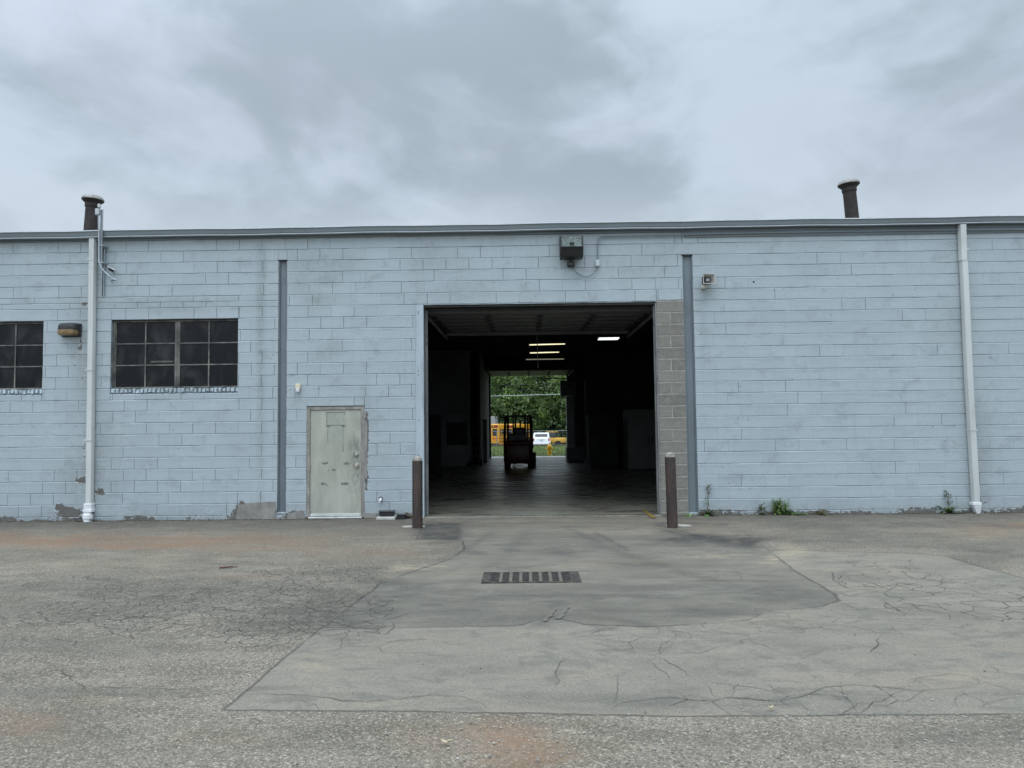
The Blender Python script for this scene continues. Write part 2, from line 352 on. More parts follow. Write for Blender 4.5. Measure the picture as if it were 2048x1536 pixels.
M_['leaf2'] = mat('tree_leaves_pale', (.078, .135, .030), .7, var=.4, scale=.6, c2=(.135, .21, .05), bmp=0)
M_['leaf3'] = mat('tree_leaves_dark', (.038, .070, .022), .7, var=.45, scale=.6, c2=(.068, .118, .03), bmp=0)
M_['bark'] = mat('bark', (.06, .05, .04), .9, var=.3)
M_['weed'] = mat('weed_leaves', (.045, .095, .022), .65, var=.35, scale=22, c2=(.10, .17, .04), bmp=0)
M_['weed_bright'] = mat('bright_weed_leaves', (.13, .26, .05), .65, var=.3, scale=22, c2=(.22, .36, .09), bmp=0)
M_['weed_stem'] = mat('weed_stem', (.075, .08, .035), .8, var=.3, scale=20, c2=(.12, .07, .04), bmp=0)
M_['weed_dry'] = mat('dry_weed', (.13, .06, .03), .8, var=.4, scale=20, c2=(.10, .13, .03), bmp=0)
M_['flood_glass'] = mat('lamp_glass', (.05, .065, .06), .25, var=.35, scale=18, bmp=0, c2=(.17, .21, .19))  # grey-green reflection put into the glass colour
M_['amber_glass'] = mat('amber_lens_glass', (.20, .135, .06), .3, var=.3, scale=20, bmp=.1, c2=(.28, .2, .1))
M_['debris'] = mat('leaf_litter', (.05, .042, .03), .95, var=.5, scale=30, c2=(.12, .10, .07))
M_['dry_leaf'] = mat('dry_leaf', (.50, .42, .28), .8, var=.3, scale=20)
M_['red_bit'] = mat('red_debris', (.09, .03, .025), .8, var=.3, scale=20)

# ------------------------------------------------------------------ mesh helpers
def nb(): return bmesh.new()
def bx(bm, x0, x1, y0, y1, z0, z1, bev=0.0, seg=1, mt=None):
    g = bmesh.ops.create_cube(bm, size=1.0)
    vs = g['verts']
    bmesh.ops.scale(bm, vec=(abs(x1-x0), abs(y1-y0), abs(z1-z0)), verts=vs)
    bmesh.ops.translate(bm, vec=((x0+x1)/2, (y0+y1)/2, (z0+z1)/2), verts=vs)
    if bev:
        es = list({e for v in vs for e in v.link_edges})
        r = bmesh.ops.bevel(bm, geom=es, offset=bev, segments=seg, affect='EDGES', profile=.5)
        vs = list({v for f in r['faces'] for v in f.verts} | {v for v in vs if v.is_valid})
    if mt is not None: bmesh.ops.transform(bm, matrix=mt, verts=[v for v in vs if v.is_valid])
    return vs
def cyl(bm, p0, p1, r0_, r1_=None, seg=16, caps=True):
    p0, p1 = Vector(p0), Vector(p1); r1_ = r0_ if r1_ is None else r1_
    d = p1-p0; L = d.length
    g = bmesh.ops.create_cone(bm, cap_ends=caps, cap_tris=False, segments=seg, radius1=r0_, radius2=r1_, depth=L)
    q = Vector((0, 0, 1)).rotation_difference(d.normalized()).to_matrix().to_4x4()
    q.translation = (p0+p1)/2
    bmesh.ops.transform(bm, matrix=q, verts=g['verts']); return g['verts']
def lathe(bm, prof, c=(0, 0, 0), seg=24, mt=None):
    rings = []
    for r, z in prof:
        if r < 1e-5: rings.append([bm.verts.new((0, 0, z))])
        else: rings.append([bm.verts.new((r*math.cos(a*2*math.pi/seg), r*math.sin(a*2*math.pi/seg), z)) for a in range(seg)])
    for A, B in zip(rings, rings[1:]):
        for i in range(seg):
            j = (i+1) % seg
            q = [A[i % len(A)], A[j % len(A)], B[j % len(B)], B[i % len(B)]]
            u = []
            for v in q:
                if v not in u: u.append(v)
            if len(u) > 2:
                try: bm.faces.new(u)
                except ValueError: pass
    vs = [v for r in rings for v in r]
    if mt is not None: bmesh.ops.transform(bm, matrix=mt, verts=vs)
    bmesh.ops.translate(bm, vec=c, verts=vs); return vs
def tube(bm, pts, r, seg=8, caps=True):
    pts = [Vector(p) for p in pts]; rr = r if isinstance(r, (list, tuple)) else [r]*len(pts)
    prev = None; up = Vector((0, 0, 1)); rings = []
    for i, p in enumerate(pts):
        d = (pts[min(i+1, len(pts)-1)]-pts[max(i-1, 0)]).normalized()
        if prev is None:
            a = up if abs(d.z) < .9 else Vector((1, 0, 0)); u = d.cross(a).normalized()
        else: u = (prev-d*prev.dot(d)).normalized()
        prev = u; w = d.cross(u)
        rings.append([bm.verts.new(p+(u*math.cos(k*2*math.pi/seg)+w*math.sin(k*2*math.pi/seg))*rr[i]) for k in range(seg)])
    for A, B in zip(rings, rings[1:]):
        for k in range(seg): bm.faces.new((A[k], A[(k+1) % seg], B[(k+1) % seg], B[k]))
    if caps: bm.faces.new(rings[0][::-1]); bm.faces.new(rings[-1])
def prism(bm, poly, a0, a1, axis='y'):
    """poly: 2-D points; extruded along axis."""
    def P(u, v, a): return {'y': (u, a, v), 'x': (a, u, v), 'z': (u, v, a)}[axis]
    A = [bm.verts.new(P(u, v, a0)) for u, v in poly]; B = [bm.verts.new(P(u, v, a1)) for u, v in poly]
    n = len(poly)
    bm.faces.new(A); bm.faces.new(B[::-1])
    for i in range(n): bm.faces.new((A[i], B[i], B[(i+1) % n], A[(i+1) % n]))
    return A+B
def obj(name, bm, m, parent=None, smooth=False, label=None, bevel=0):
    bmesh.ops.recalc_face_normals(bm, faces=bm.faces[:])
    me = bpy.data.meshes.new(name); bm.to_mesh(me); bm.free()
    me.materials.append(M_[m] if isinstance(m, str) else m)
    if smooth:
        me.polygons.foreach_set('use_smooth', [True]*len(me.polygons)); me.set_sharp_from_angle(angle=R(35))
    o = bpy.data.objects.new(name, me); COL.objects.link(o)
    if parent: o.parent = parent
    if label: o['label'] = label
    if bevel:
        md = o.modifiers.new('bevel', 'BEVEL'); md.width = bevel; md.segments = 2; md.limit_method = 'ANGLE'
    return o
def pyobj(name, V, Fc, m, parent=None):
    me = bpy.data.meshes.new(name); me.from_pydata(V, [], Fc); me.update()
    me.materials.append(M_[m] if isinstance(m, str) else m)
    o = bpy.data.objects.new(name, me); COL.objects.link(o)
    if parent: o.parent = parent
    return o
def tag(o, label, cat, group=None):
    o['label'] = label; o['category'] = cat
    if group: o['group'] = group
    return o
def struct(o, kind='structure'): o['kind'] = kind; return o
def thing(name, label, cat, group=None):
    o = bpy.data.objects.new(name, None); COL.objects.link(o); o.empty_display_size = .2
    return tag(o, label, cat, group)
def settle(root, loc):
    """parts were modelled in world coordinates: put the root at loc and keep them in place"""
    loc = Vector(loc); seen = set()
    for o in root.children_recursive:
        if o.type == 'MESH' and o.data.name not in seen:
            o.data.transform(Matrix.Translation(-loc)); seen.add(o.data.name)
    root.location = loc
def copy_tree(o, label=None, parent=None):
    c = o.copy(); COL.objects.link(c); c.parent = parent
    if label: c['label'] = label
    for ch in o.children: copy_tree(ch, None, c)
    return c

# ------------------------------------------------------------------ ground
def polysdf(x, y, poly):
    P = np.array(poly); n = len(P); d = np.full(x.shape, 1e9); ins = np.zeros(x.shape, bool)
    for i in range(n):
        a = P[i]; b_ = P[(i+1) % n]; e = b_-a
        wx, wy = x-a[0], y-a[1]; tt = np.clip((wx*e[0]+wy*e[1])/(e@e), 0, 1)
        d = np.minimum(d, np.hypot(wx-e[0]*tt, wy-e[1]*tt))
        c1 = (a[1] > y) != (b_[1] > y)
        with np.errstate(all='ignore'): xi = a[0]+(y-a[1])*e[0]/(e[1] if e[1] else 1e-9)
        ins ^= c1 & (x < xi)
    return np.where(ins, d, -d)
PA = [G(*p) for p in [(849, 1046), (833, 1079), (925, 1082), (930, 1098), (900, 1118), (820, 1145), (765, 1162), (742, 1183), (700, 1212), (648, 1256),
      (860, 1255), (1040, 1252), (1075, 1240), (1120, 1238), (1170, 1250), (1290, 1254), (1420, 1249), (1500, 1240), (1540, 1222), (1600, 1217), (1645, 1213), (1678, 1201),
      (1668, 1187), (1640, 1170), (1600, 1148), (1565, 1122), (1530, 1096), (1440, 1082), (1380, 1068), (1345, 1056), (1325, 1044)]]
PB = [G(*p) for p in [(640, 1258), (560, 1324), (505, 1372), (447, 1421), (760, 1421), (1060, 1425), (1372, 1431), (1700, 1429), (2060, 1428), (2600, 1428),
      (2600, 1215), (2100, 1170), (2048, 1156), (1950, 1130), (1890, 1112), (1800, 1106), (1700, 1104), (1560, 1100), (1500, 1110), (1200, 1150), (760, 1200)]]
def spaced(lo, hi, flo, fhi, st):
    a = -np.geomspace(1, 1+(flo-lo), 26)[::-1]+1+flo; b_ = np.geomspace(1, 1+(hi-fhi), 26)-1+fhi
    return np.concatenate([a[:-1], np.arange(flo, fhi, st), b_])
gx = spaced(-500, 500, -13, 13, .05); gy = np.concatenate([spaced(-500, 1, -10.6, 0, .05)[:-26], np.array([0, .1, 10, 28, 40, 46.9, 47.0, 48.2, 60, 90, 140, 300, 700])])
XX, YY = np.meshgrid(gx, gy); nx, ny = len(gx), len(gy)
x, y = XX.ravel(), YY.ravel()
z = np.where(y > 47.05, -.72, 0.0)
z = z + np.where((y < -.05) & (y > -12) & (np.abs(x) < 13), 1, 0)*.006*np.sin(x*.9+1)*np.sin(y*.8)
z = np.where(y > 130, -1.2, z)
V = np.stack([x, y, z], 1)
px, py = project(V)
behind = y < -12
wn = np.array([mnoise.noise(Vector((a*.9, b_*.9, 0))) if abs(a) < 13.2 and -11 < b_ < .2 else 0 for a, b_ in zip(x, y)])
wn2 = np.array([mnoise.noise(Vector((a*2.3+9, b_*3.3, 4))) if abs(a) < 13.2 and -11 < b_ < .2 else 0 for a, b_ in zip(x, y)])
def ells(L):
    m = np.zeros(len(x))
    for cx, cy, rx, ry, s in L:
        q = ((px-cx+wn*rx*.9)/rx)**2+((py-cy+wn2*ry*.9)/ry)**2
        m = np.maximum(m, s*np.exp(-q**1.2))
    m[behind] = 0; return m
sA = polysdf(x, y, PA); sB = polysdf(x, y, PB)
opx_ = (WX(846, 1040), WX(1325, 1040))
PF1 = [G(*p) for p in [(849, 1046), (833, 1079), (880, 1081), (925, 1082), (932, 1062), (925, 1046)]]
PF2 = [G(*p) for p in [(1300, 1045), (1325, 1045), (1345, 1056), (1380, 1064), (1440, 1079), (1532, 1095), (1520, 1103), (1470, 1099), (1400, 1085), (1320, 1068)]]
fresh = np.maximum(np.clip((polysdf(x, y, PF1)+.03)/.12, 0, 1), np.clip((polysdf(x, y, PF2)+.03)/.22, 0, 1)*.9)
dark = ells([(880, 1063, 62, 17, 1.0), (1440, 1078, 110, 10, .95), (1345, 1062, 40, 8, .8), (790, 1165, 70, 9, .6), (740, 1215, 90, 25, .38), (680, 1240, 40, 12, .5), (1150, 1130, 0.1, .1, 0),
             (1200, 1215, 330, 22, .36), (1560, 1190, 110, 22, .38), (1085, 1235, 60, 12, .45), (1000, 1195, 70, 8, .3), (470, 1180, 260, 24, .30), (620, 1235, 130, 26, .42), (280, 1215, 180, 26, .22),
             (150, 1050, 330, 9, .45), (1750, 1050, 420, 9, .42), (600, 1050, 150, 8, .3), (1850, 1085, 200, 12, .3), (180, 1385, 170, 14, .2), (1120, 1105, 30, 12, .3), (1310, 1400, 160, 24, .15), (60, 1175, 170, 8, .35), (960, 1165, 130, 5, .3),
             (560, 1120, 200, 12, .2), (900, 1100, 60, 8, .2)])
dark = np.maximum(np.minimum(dark*1.3, 1), fresh*1.0)
ddm = ells([(600, 1235, 110, 36, .55), (380, 1195, 200, 14, .4), (820, 1190, 80, 16, .4), (1250, 1175, 120, 12, .35), (1400, 1215, 120, 14, .4), (250, 1300, 200, 18, .25), (1980, 1110, 90, 20, .45), (1750, 1075, 260, 14, .35), (120, 1460, 160, 30, .25), (640, 1480, 220, 26, .22), (1700, 1480, 260, 24, .18)])
dark = np.maximum(dark, ddm)
for pl, hw, st_ in (([(1130, 1052), (1200, 1085), (1262, 1112)], .07, .4), ([(1190, 1064), (1255, 1100)], .05, .6), ([(990, 1060), (930, 1100), (880, 1122)], .09, .4), ([(1060, 1060), (1000, 1120), (900, 1190), (740, 1250)], .12, .3),
                   ([(1180, 1085), (1330, 1135), (1520, 1185)], .13, .35), ([(700, 1222), (850, 1212), (1000, 1195), (1200, 1190), (1420, 1200)], .10, .35), ([(930, 1200), (1040, 1190), (1100, 1195)], .06, .5), ([(1080, 1250), (1110, 1225), (1200, 1235), (1290, 1250)], .08, .5),
                   ([(870, 1052), (960, 1110), (1180, 1175), (1400, 1215)], .14, .22), ([(600, 1200), (420, 1180), (150, 1190)], .22, .3), ([(0, 1170), (300, 1165), (700, 1140)], .16, .3)):
    Q = np.array([G(*p) for p in pl]); dd_ = np.full(x.shape, 1e9)
    for a_, b_ in zip(Q, Q[1:]):
        e_ = b_-a_; tt = np.clip(((x-a_[0])*e_[0]+(y-a_[1])*e_[1])/(e_@e_), 0, 1); dd_ = np.minimum(dd_, np.hypot(x-a_[0]-e_[0]*tt, y-a_[1]-e_[1]*tt))
    dark = np.maximum(dark, st_*np.exp(-(dd_/hw)**2))
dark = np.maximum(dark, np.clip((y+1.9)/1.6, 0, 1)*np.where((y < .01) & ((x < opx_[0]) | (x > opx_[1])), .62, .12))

rust = ells([(120, 1082, 260, 13, 1.0), (420, 1082, 230, 12, .85), (300, 1092, 150, 7, 1.0), (560, 1095, 180, 9, .45), (690, 1108, 120, 10, .3), (0, 1078, 80, 12, 1.0),
             (1010, 1500, 120, 60, .75), (890, 1500, 130, 42, .3), (30, 1445, 90, 35, .4), (480, 1152, 120, 5, .4), (1990, 1062, 80, 13, .45), (2040, 1050, 40, 10, .6), (1230, 1125, 110, 6, .2), (820, 1470, 60, 30, .2), (430, 1475, 90, 22, .18)])
sand = ells([(850, 1134, 60, 6, .95), (820, 1137, 40, 5, .8), (1585, 1108, 42, 13, .95), (1570, 1125, 40, 10, .6), (1450, 1112, 110, 6, .55), (650, 1332, 40, 7, .5), (195, 1402, 42, 8, .6), (480, 1120, 60, 6, .4), (1480, 1240, 60, 8, .45), (1560, 1232, 60, 6, .35),
             (350, 1110, 60, 4, .6), (1880, 1350, 90, 26, .22), (1160, 1345, 40, 10, .25), (1700, 1140, 280, 16, .2), (180, 1125, 300, 12, .35), (1300, 1060, 200, 10, .3), (1150, 1150, 260, 18, .2), (1000, 1060, 130, 10, .15), (1950, 1070, 110, 14, .3)])
crk = ells([(330, 1200, 420, 60, .95), (560, 1240, 200, 50, .9), (580, 1200, 260, 42, 1.0), (300, 1210, 260, 40, .75), (130, 1230, 180, 30, .6), (640, 1150, 100, 20, .6), (1750, 1165, 170, 34, 1.0), (1880, 1215, 200, 40, .5), (1560, 1250, 160, 30, .7), (1420, 1270, 160, 26, .6),
            (1650, 1395, 330, 22, .65), (1220, 1290, 120, 26, .35), (800, 1285, 160, 22, .35), (400, 1270, 260, 30, .45), (900, 1400, 300, 18, .3), (1960, 1180, 120, 40, .6), (1250, 1330, 300, 50, .22)])
sd = lambda s: np.clip(s/4+.5, 0, 1)
Fq = []
for j in range(ny-1):
    base = j*nx
    Fq += [(base+i, base+i+1, base+nx+i+1, base+nx+i) for i in range(nx-1)]
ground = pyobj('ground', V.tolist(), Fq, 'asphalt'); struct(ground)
def attr(me, name, a, b_, c):
    at = me.attributes.new(name, 'FLOAT_COLOR', 'POINT')
    at.data.foreach_set('color', np.stack([a, b_, c, np.ones(len(a))], 1).astype(np.float32).ravel())
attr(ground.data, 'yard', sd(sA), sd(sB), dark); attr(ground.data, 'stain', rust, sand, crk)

# traced long cracks: narrow ribbons of dirt lying in the asphalt
CR = [[(0, 1345), (60, 1338), (100, 1330), (170, 1378), (250, 1378), (330, 1381), (400, 1380), (430, 1372), (500, 1370)], [(0, 1375), (55, 1352), (90, 1345), (155, 1346), (172, 1335)],
      [(350, 1400), (390, 1385), (430, 1383), (470, 1374)], [(480, 1388), (530, 1390), (590, 1392), (660, 1396), (735, 1402), (800, 1398), (860, 1391), (930, 1394), (960, 1405), (990, 1420)],
      [(600, 1398), (640, 1420)], [(690, 1262), (720, 1258), (760, 1262), (800, 1256)], [(690, 1262), (688, 1275), (650, 1285)], [(650, 1285), (700, 1290), (760, 1284), (830, 1283)],
      [(1140, 1310), (1120, 1328), (1115, 1345), (1118, 1360), (1104, 1375)], [(1120, 1272), (1160, 1275), (1200, 1270), (1250, 1268)], [(1316, 1310), (1320, 1315), (1370, 1345), (1376, 1352)],
      [(1215, 1418), (1245, 1404), (1300, 1400), (1340, 1394), (1400, 1398), (1480, 1396), (1560, 1396), (1600, 1388), (1650, 1374), (1700, 1372), (1780, 1378), (1830, 1382), (1900, 1380), (1955, 1376)],
      [(1410, 1360), (1440, 1368), (1520, 1374), (1580, 1386)], [(1300, 1318), (1330, 1345), (1338, 1360)], [(1400, 1360), (1420, 1372), (1430, 1385), (1440, 1395)], [(1500, 1420), (1520, 1410), (1600, 1408), (1620, 1425)],
      [(1670, 1428), (1720, 1425), (1745, 1412), (1790, 1395), (1815, 1382)], [(1650, 1372), (1690, 1390), (1700, 1410), (1720, 1427)], [(1815, 1372), (1840, 1355), (1900, 1348), (1955, 1355), (1960, 1370)],
      [(1480, 1275), (1500, 1283), (1550, 1300), (1570, 1312)], [(1340, 1262), (1350, 1270), (1320, 1290), (1316, 1310), (1400, 1306), (1450, 1290), (1490, 1282)], [(1760, 1270), (1750, 1290), (1735, 1305), (1760, 1310)],
      [(1680, 1250), (1740, 1240), (1800, 1238), (1900, 1238)], [(1980, 1330), (2000, 1345), (2048, 1352)], [(1880, 1205), (1950, 1225), (2048, 1245)], [(1600, 1255), (1560, 1262), (1500, 1262)],
      [(1930, 1385), (1900, 1392), (1915, 1415)], [(2048, 1395), (2000, 1405), (1960, 1415)], [(1600, 1105), (1700, 1095), (1790, 1094)], [(1235, 1350), (1240, 1380), (1228, 1408)], [(1890, 1112), (1960, 1130), (2030, 1150)],
      [(1640, 1195), (1720, 1218), (1800, 1214), (1880, 1205)], [(1585, 1160), (1660, 1180), (1700, 1192), (1780, 1180), (1840, 1162)], [(130, 1285), (230, 1286), (330, 1280), (420, 1262)]]
vs_, fs_ = [], []
for c in CR:
    P = [Vector((*G(*p), 0)) for p in c]; Q = []
    for a, b_ in zip(P, P[1:]):
        k = max(2, int((b_-a).length/.045))
        for i in range(k): Q.append(a.lerp(b_, i/k))
    Q.append(P[-1]); n = len(Q); seed = random.random()*50; off = len(vs_)
    for i, q in enumerate(Q):
        d = (Q[min(i+1, n-1)]-Q[max(i-1, 0)]).normalized(); nn = Vector((-d.y, d.x, 0))
        w_ = mnoise.noise(Vector((i*.13, seed, 0)))*.045+mnoise.noise(Vector((i*.5, seed, 3)))*.026+mnoise.noise(Vector((i*1.7, seed, 6)))*.010
        q = q+nn*w_; wd_ = (.0013+.0026*abs(mnoise.noise(Vector((i*.2, seed, 7)))))*min(1, .3+min(i, n-1-i)/8)
        zz_ = .0045+.006*math.sin(q.x*.9+1)*math.sin(q.y*.8)
        vs_ += [(q.x-nn.x*wd_, q.y-nn.y*wd_, zz_), (q.x+nn.x*wd_, q.y+nn.y*wd_, zz_)]
    fs_ += [(off+2*i, off+2*i+1, off+2*i+3, off+2*i+2) for i in range(n-1)]
# crazed areas: crack network along the borders of the broken pieces
from mathutils.geometry import delaunay_2d_cdt
def maskat(L, X, Y):
    p_, q_ = project(np.array([[X, Y, 0.0]])); p_, q_ = p_[0], q_[0]; m_ = 0
    wx = mnoise.noise(Vector((X*.9, Y*.9, 0)))*.6; wy = mnoise.noise(Vector((X*2.3+9, Y*3.3, 4)))*.6
    for cx, cy, rx, ry, s_ in L: m_ = max(m_, s_*math.exp(-(((p_-cx+wx*rx)/rx)**2+((q_-cy+wy*ry)/ry)**2)**1.1))
    return m_
def craze(L, cell, x0, x1, y0, y1, wid, seed, keep):
    rs = random.Random(seed); pts = []
    ky = .62
    for j in range(int((y1-y0)/(cell*ky))):
        for i in range(int((x1-x0)/cell)): pts.append(Vector((x0+(i+rs.uniform(-.1, 1.1))*cell, y0+(j+rs.uniform(-.1, 1.1))*cell*ky)))
    r = delaunay_2d_cdt(pts, [], [], 0, 1e-5); P, T = r[0], r[2]
    cc = []
    for f in T:
        a, b_, c = (P[k] for k in f[:3]); d = 2*(a.x*(b_.y-c.y)+b_.x*(c.y-a.y)+c.x*(a.y-b_.y))
        if abs(d) < 1e-9: cc.append(None); continue
        A, B, C_ = a.length_squared, b_.length_squared, c.length_squared
        q = Vector(((A*(b_.y-c.y)+B*(c.y-a.y)+C_*(a.y-b_.y))/d, (A*(c.x-b_.x)+B*(a.x-c.x)+C_*(b_.x-a.x))/d))
        g_ = (a+b_+c)/3; cc.append(g_.lerp(q, .6) if (q-g_).length < cell else g_)
    ed = {}
    for ti, f in enumerate(T):
        for k in range(3): ed.setdefault(tuple(sorted((f[k], f[(k+1) % 3]))), []).append(ti)
    for tt in ed.values():
        if len(tt) < 2 or cc[tt[0]] is None or cc[tt[1]] is None: continue
        a, b_ = cc[tt[0]], cc[tt[1]]; m_ = (a+b_)/2
        mk = maskat(L, m_.x, m_.y)*keep
        if m_.y > -.1 or mk < .1 or mk+mnoise.noise(Vector((m_.x*1.6, m_.y*1.6, seed)))*.55+rs.uniform(-.12, .12) < .36: continue
        L_ = (b_-a).length
        if L_ < .02 or L_ > cell*1.25: continue
        n = max(3, int(L_/.03)); nn = Vector((-(b_-a).y, (b_-a).x))/L_; off = len(vs_); w0 = wid*rs.uniform(.35, 1.2)
        for i in range(n+1):
            u = i/n; p = a.lerp(b_, u)+nn*(mnoise.noise(Vector((a.x*7+u*L_*14, a.y*7, 0)))*.02*min(1, 4*u*(1-u)*2)+mnoise.noise(Vector((a.x*40+u*L_*60, 1, 0)))*.004*min(1, 8*u*(1-u))); w_ = w0*rs.uniform(.5, 1.25)
            zz_ = .004+.006*math.sin(p.x*.9+1)*math.sin(p.y*.8)
            vs_.extend([(p.x-nn.x*w_, p.y-nn.y*w_, zz_), (p.x+nn.x*w_, p.y+nn.y*w_, zz_)])
        fs_.extend([(off+2*i, off+2*i+1, off+2*i+3, off+2*i+2) for i in range(n)])
craze([(560, 1200, 230, 50, 1.0), (330, 1215, 300, 50, .8), (640, 1150, 120, 22, .7), (130, 1235, 160, 30, .5), (600, 1255, 120, 40, .7)], .17, -9, -1, -9, -1, .0029, 1, 1.1)
craze([(480, 1230, 380, 70, .7)], .40, -9, -1, -9, -1, .0028, 2, .8)
craze([(1770, 1170, 170, 36, 1.0), (1700, 1200, 140, 30, .8), (1920, 1205, 160, 40, .6)], .30, 3, 10, -9, -1, .0032, 3, 1.3)
craze([(1560, 1250, 220, 34, .8), (1400, 1275, 160, 26, .6), (1750, 1240, 200, 30, .5), (1620, 1400, 400, 24, .6), (1230, 1290, 160, 34, .5), (760, 1280, 160, 24, .4), (950, 1404, 380, 16, .35)], .33, -4, 10, -10, -2, .0016, 4, 1.15)
craze([(1230, 1140, 200, 24, .35), (1480, 1150, 130, 24, .5)], .4, 0, 8, -9, -1, .0020, 5, .7)
cr = pyobj('ground_cracks', vs_, fs_, 'crack'); struct(cr)

# ------------------------------------------------------------------ warehouse
XL, XR = -16.0, 16.0; YB = 25.4; WT = .22
opX0, opX1 = WX(848, 830), WX(1318, 830); opZ = WZ(1080, 607)
dX0, dX1 = WX(613, 930), WX(729, 930); dZ = WZ(670, 813)
w2 = (WX(222, 705), WX(476, 705), WZ(350, 776), WZ(350, 638))
w1 = (WX(86, 710)-(w2[1]-w2[0]), WX(86, 710), WZ(40, 779), WZ(40, 643))
cLx0, cLx1, cLz = WX(556, 780), WX(573, 780), WZ(564, 521)
cRx0, cRx1, cRz = WX(1371, 780), WX(1391, 780), WZ(1376, 511)
pX0, pX1, pZ = opX1, cRx0, WZ(1340, 600)
def gutz(X):   # top edge of the gutter
    a = [(WX(0, 464, -.15), WZ(0, 464, -.15)), (WX(1368, 441.5, -.15), WZ(1368, 441.5, -.15)), (WX(2048, 431, -.15), WZ(2048, 431, -.15))]
    if X < a[1][0]: p, q = a[0], a[1]
    else: p, q = a[1], a[2]
    return p[1]+(X-p[0])*(q[1]-p[1])/(q[0]-p[0])
TOPZ = min(gutz(XL), gutz(0), gutz(XR))-.06
bld = thing('warehouse_building', 'long pale blue painted concrete block warehouse with an open vehicle doorway', 'building')
holes = [(w1[0], w1[1], w1[2], w1[3]), (w2[0], w2[1], w2[2], w2[3]), (dX0, dX1, -1, dZ), (opX0, opX1, -1, opZ), (cLx0, cLx1, .12, cLz), (cRx0, cRx1, .05, cRz), (pX0-.001, pX1+.001, -1, pZ),
         (w2[0], w2[1], w2[2]-.095, w2[2]), (w1[0], w1[1], w1[2]-.095, w1[2])]
def subtract(rects, h):
    out = []
    for (a, b_, c, d) in rects:
        x0, x1, z0, z1 = max(a, h[0]), min(b_, h[1]), max(c, h[2]), min(d, h[3])
        if x0 >= x1 or z0 >= z1: out.append((a, b_, c, d)); continue
        if a < x0: out.append((a, x0, c, d))
        if x1 < b_: out.append((x1, b_, c, d))
        if c < z0: out.append((x0, x1, c, z0))
        if z1 < d: out.append((x0, x1, z1, d))
    return [r for r in out if r[1]-r[0] > .012 and r[3]-r[2] > .012]
# backing wall (joints show its face)
rects = [(XL, XR, -.2, TOPZ)]
for h in holes: rects = subtract(rects, h)
bm = nb()
for (a, b_, c, d) in rects: bx(bm, a, b_, .0065, WT, c, d)
obj('wall', bm, 'joint', bld)
# block faces
CO = .2032; Z0 = .075
courses = [(-.05, Z0)]+[(Z0+i*CO, Z0+(i+1)*CO) for i in range(0, 26)]
bV, bF, bT = [], [], []
def blockface(x0, x1, z0, z1, tone, jh=.0034, jv=.0026, faint=(0, 0), fillmax=.60):
    """one painted block: subdivided proud face with chamfered rim"""
    prot = random.uniform(0, .0030); tx = random.uniform(-.0022, .0022); tz = random.uniform(-.0010, .0014)
    a, b_, c, d = x0+jv, x1-jv, z0+jh, z1-jh
    if b_-a < .01 or d-c < .01: return
    nxs = max(2, int((b_-a)/.055)+1); nzs = max(2, int((d-c)/.05)+1)
    off = len(bV)
    xs = [a]+[a+.004+(b_-a-.008)*i/(nxs-1) for i in range(nxs)]+[b_]
    zs = [c]+[c+.003+(d-c-.015)*i/(nzs-1) for i in range(nzs)]+[d]
    def fillf(X, zj): 
        n_ = mnoise.noise(Vector((X*1.1, round(zj/.05)*3.7, 2)))*.75+mnoise.noise(Vector((X*4.7, round(zj/.05)*3.7, 9)))*.4
        return min(1, max(0, (n_+.06)*4))*fillmax
    for j, zc in enumerate(zs):
        for i, xc in enumerate(xs):
            rim = i in (0, len(xs)-1) or j in (0, len(zs)-1)
            u = (xc-a)/(b_-a)-.5; v = (zc-c)/(d-c)-.5
            wz0, wz1 = (mnoise.noise(Vector((xc*2.2, round(q_/.05)*2.3, 0)))*.004+mnoise.noise(Vector((xc*11, round(q_/.05)*2.3, 5)))*.0018 for q_ in (z0, z1))
            side = (i == 0 and faint[0]) or (i == len(xs)-1 and faint[1])
            yy = -.0035 if (side and 0 < j < len(zs)-1) else .0055 if rim else -(.004+prot+tx*u+tz*v)-.0012*mnoise.noise(Vector((xc*7, 3, zc*9)))
            if j == 0 or j == len(zs)-1:
                fl_ = fillf(xc, z0 if j == 0 else z1)
                yy = yy*(1-fl_)-.0025*fl_; zc2 = zc+(-1 if j == 0 else 1)*(jh-.0002)*fl_
                bV.append((xc, yy, zc2+(wz0 if j == 0 else wz1))); bT.append(tone); continue
            if j == len(zs)-2: yy -= .0025
            bV.append((xc, yy, zc+wz0+(wz1-wz0)*(v+.5))); bT.append(tone)
    n = len(xs)
    for j in range(len(zs)-1):
        for i in range(n-1): bF.append((off+j*n+i, off+j*n+i+1, off+(j+1)*n+i+1, off+(j+1)*n+i))
random.seed(11)
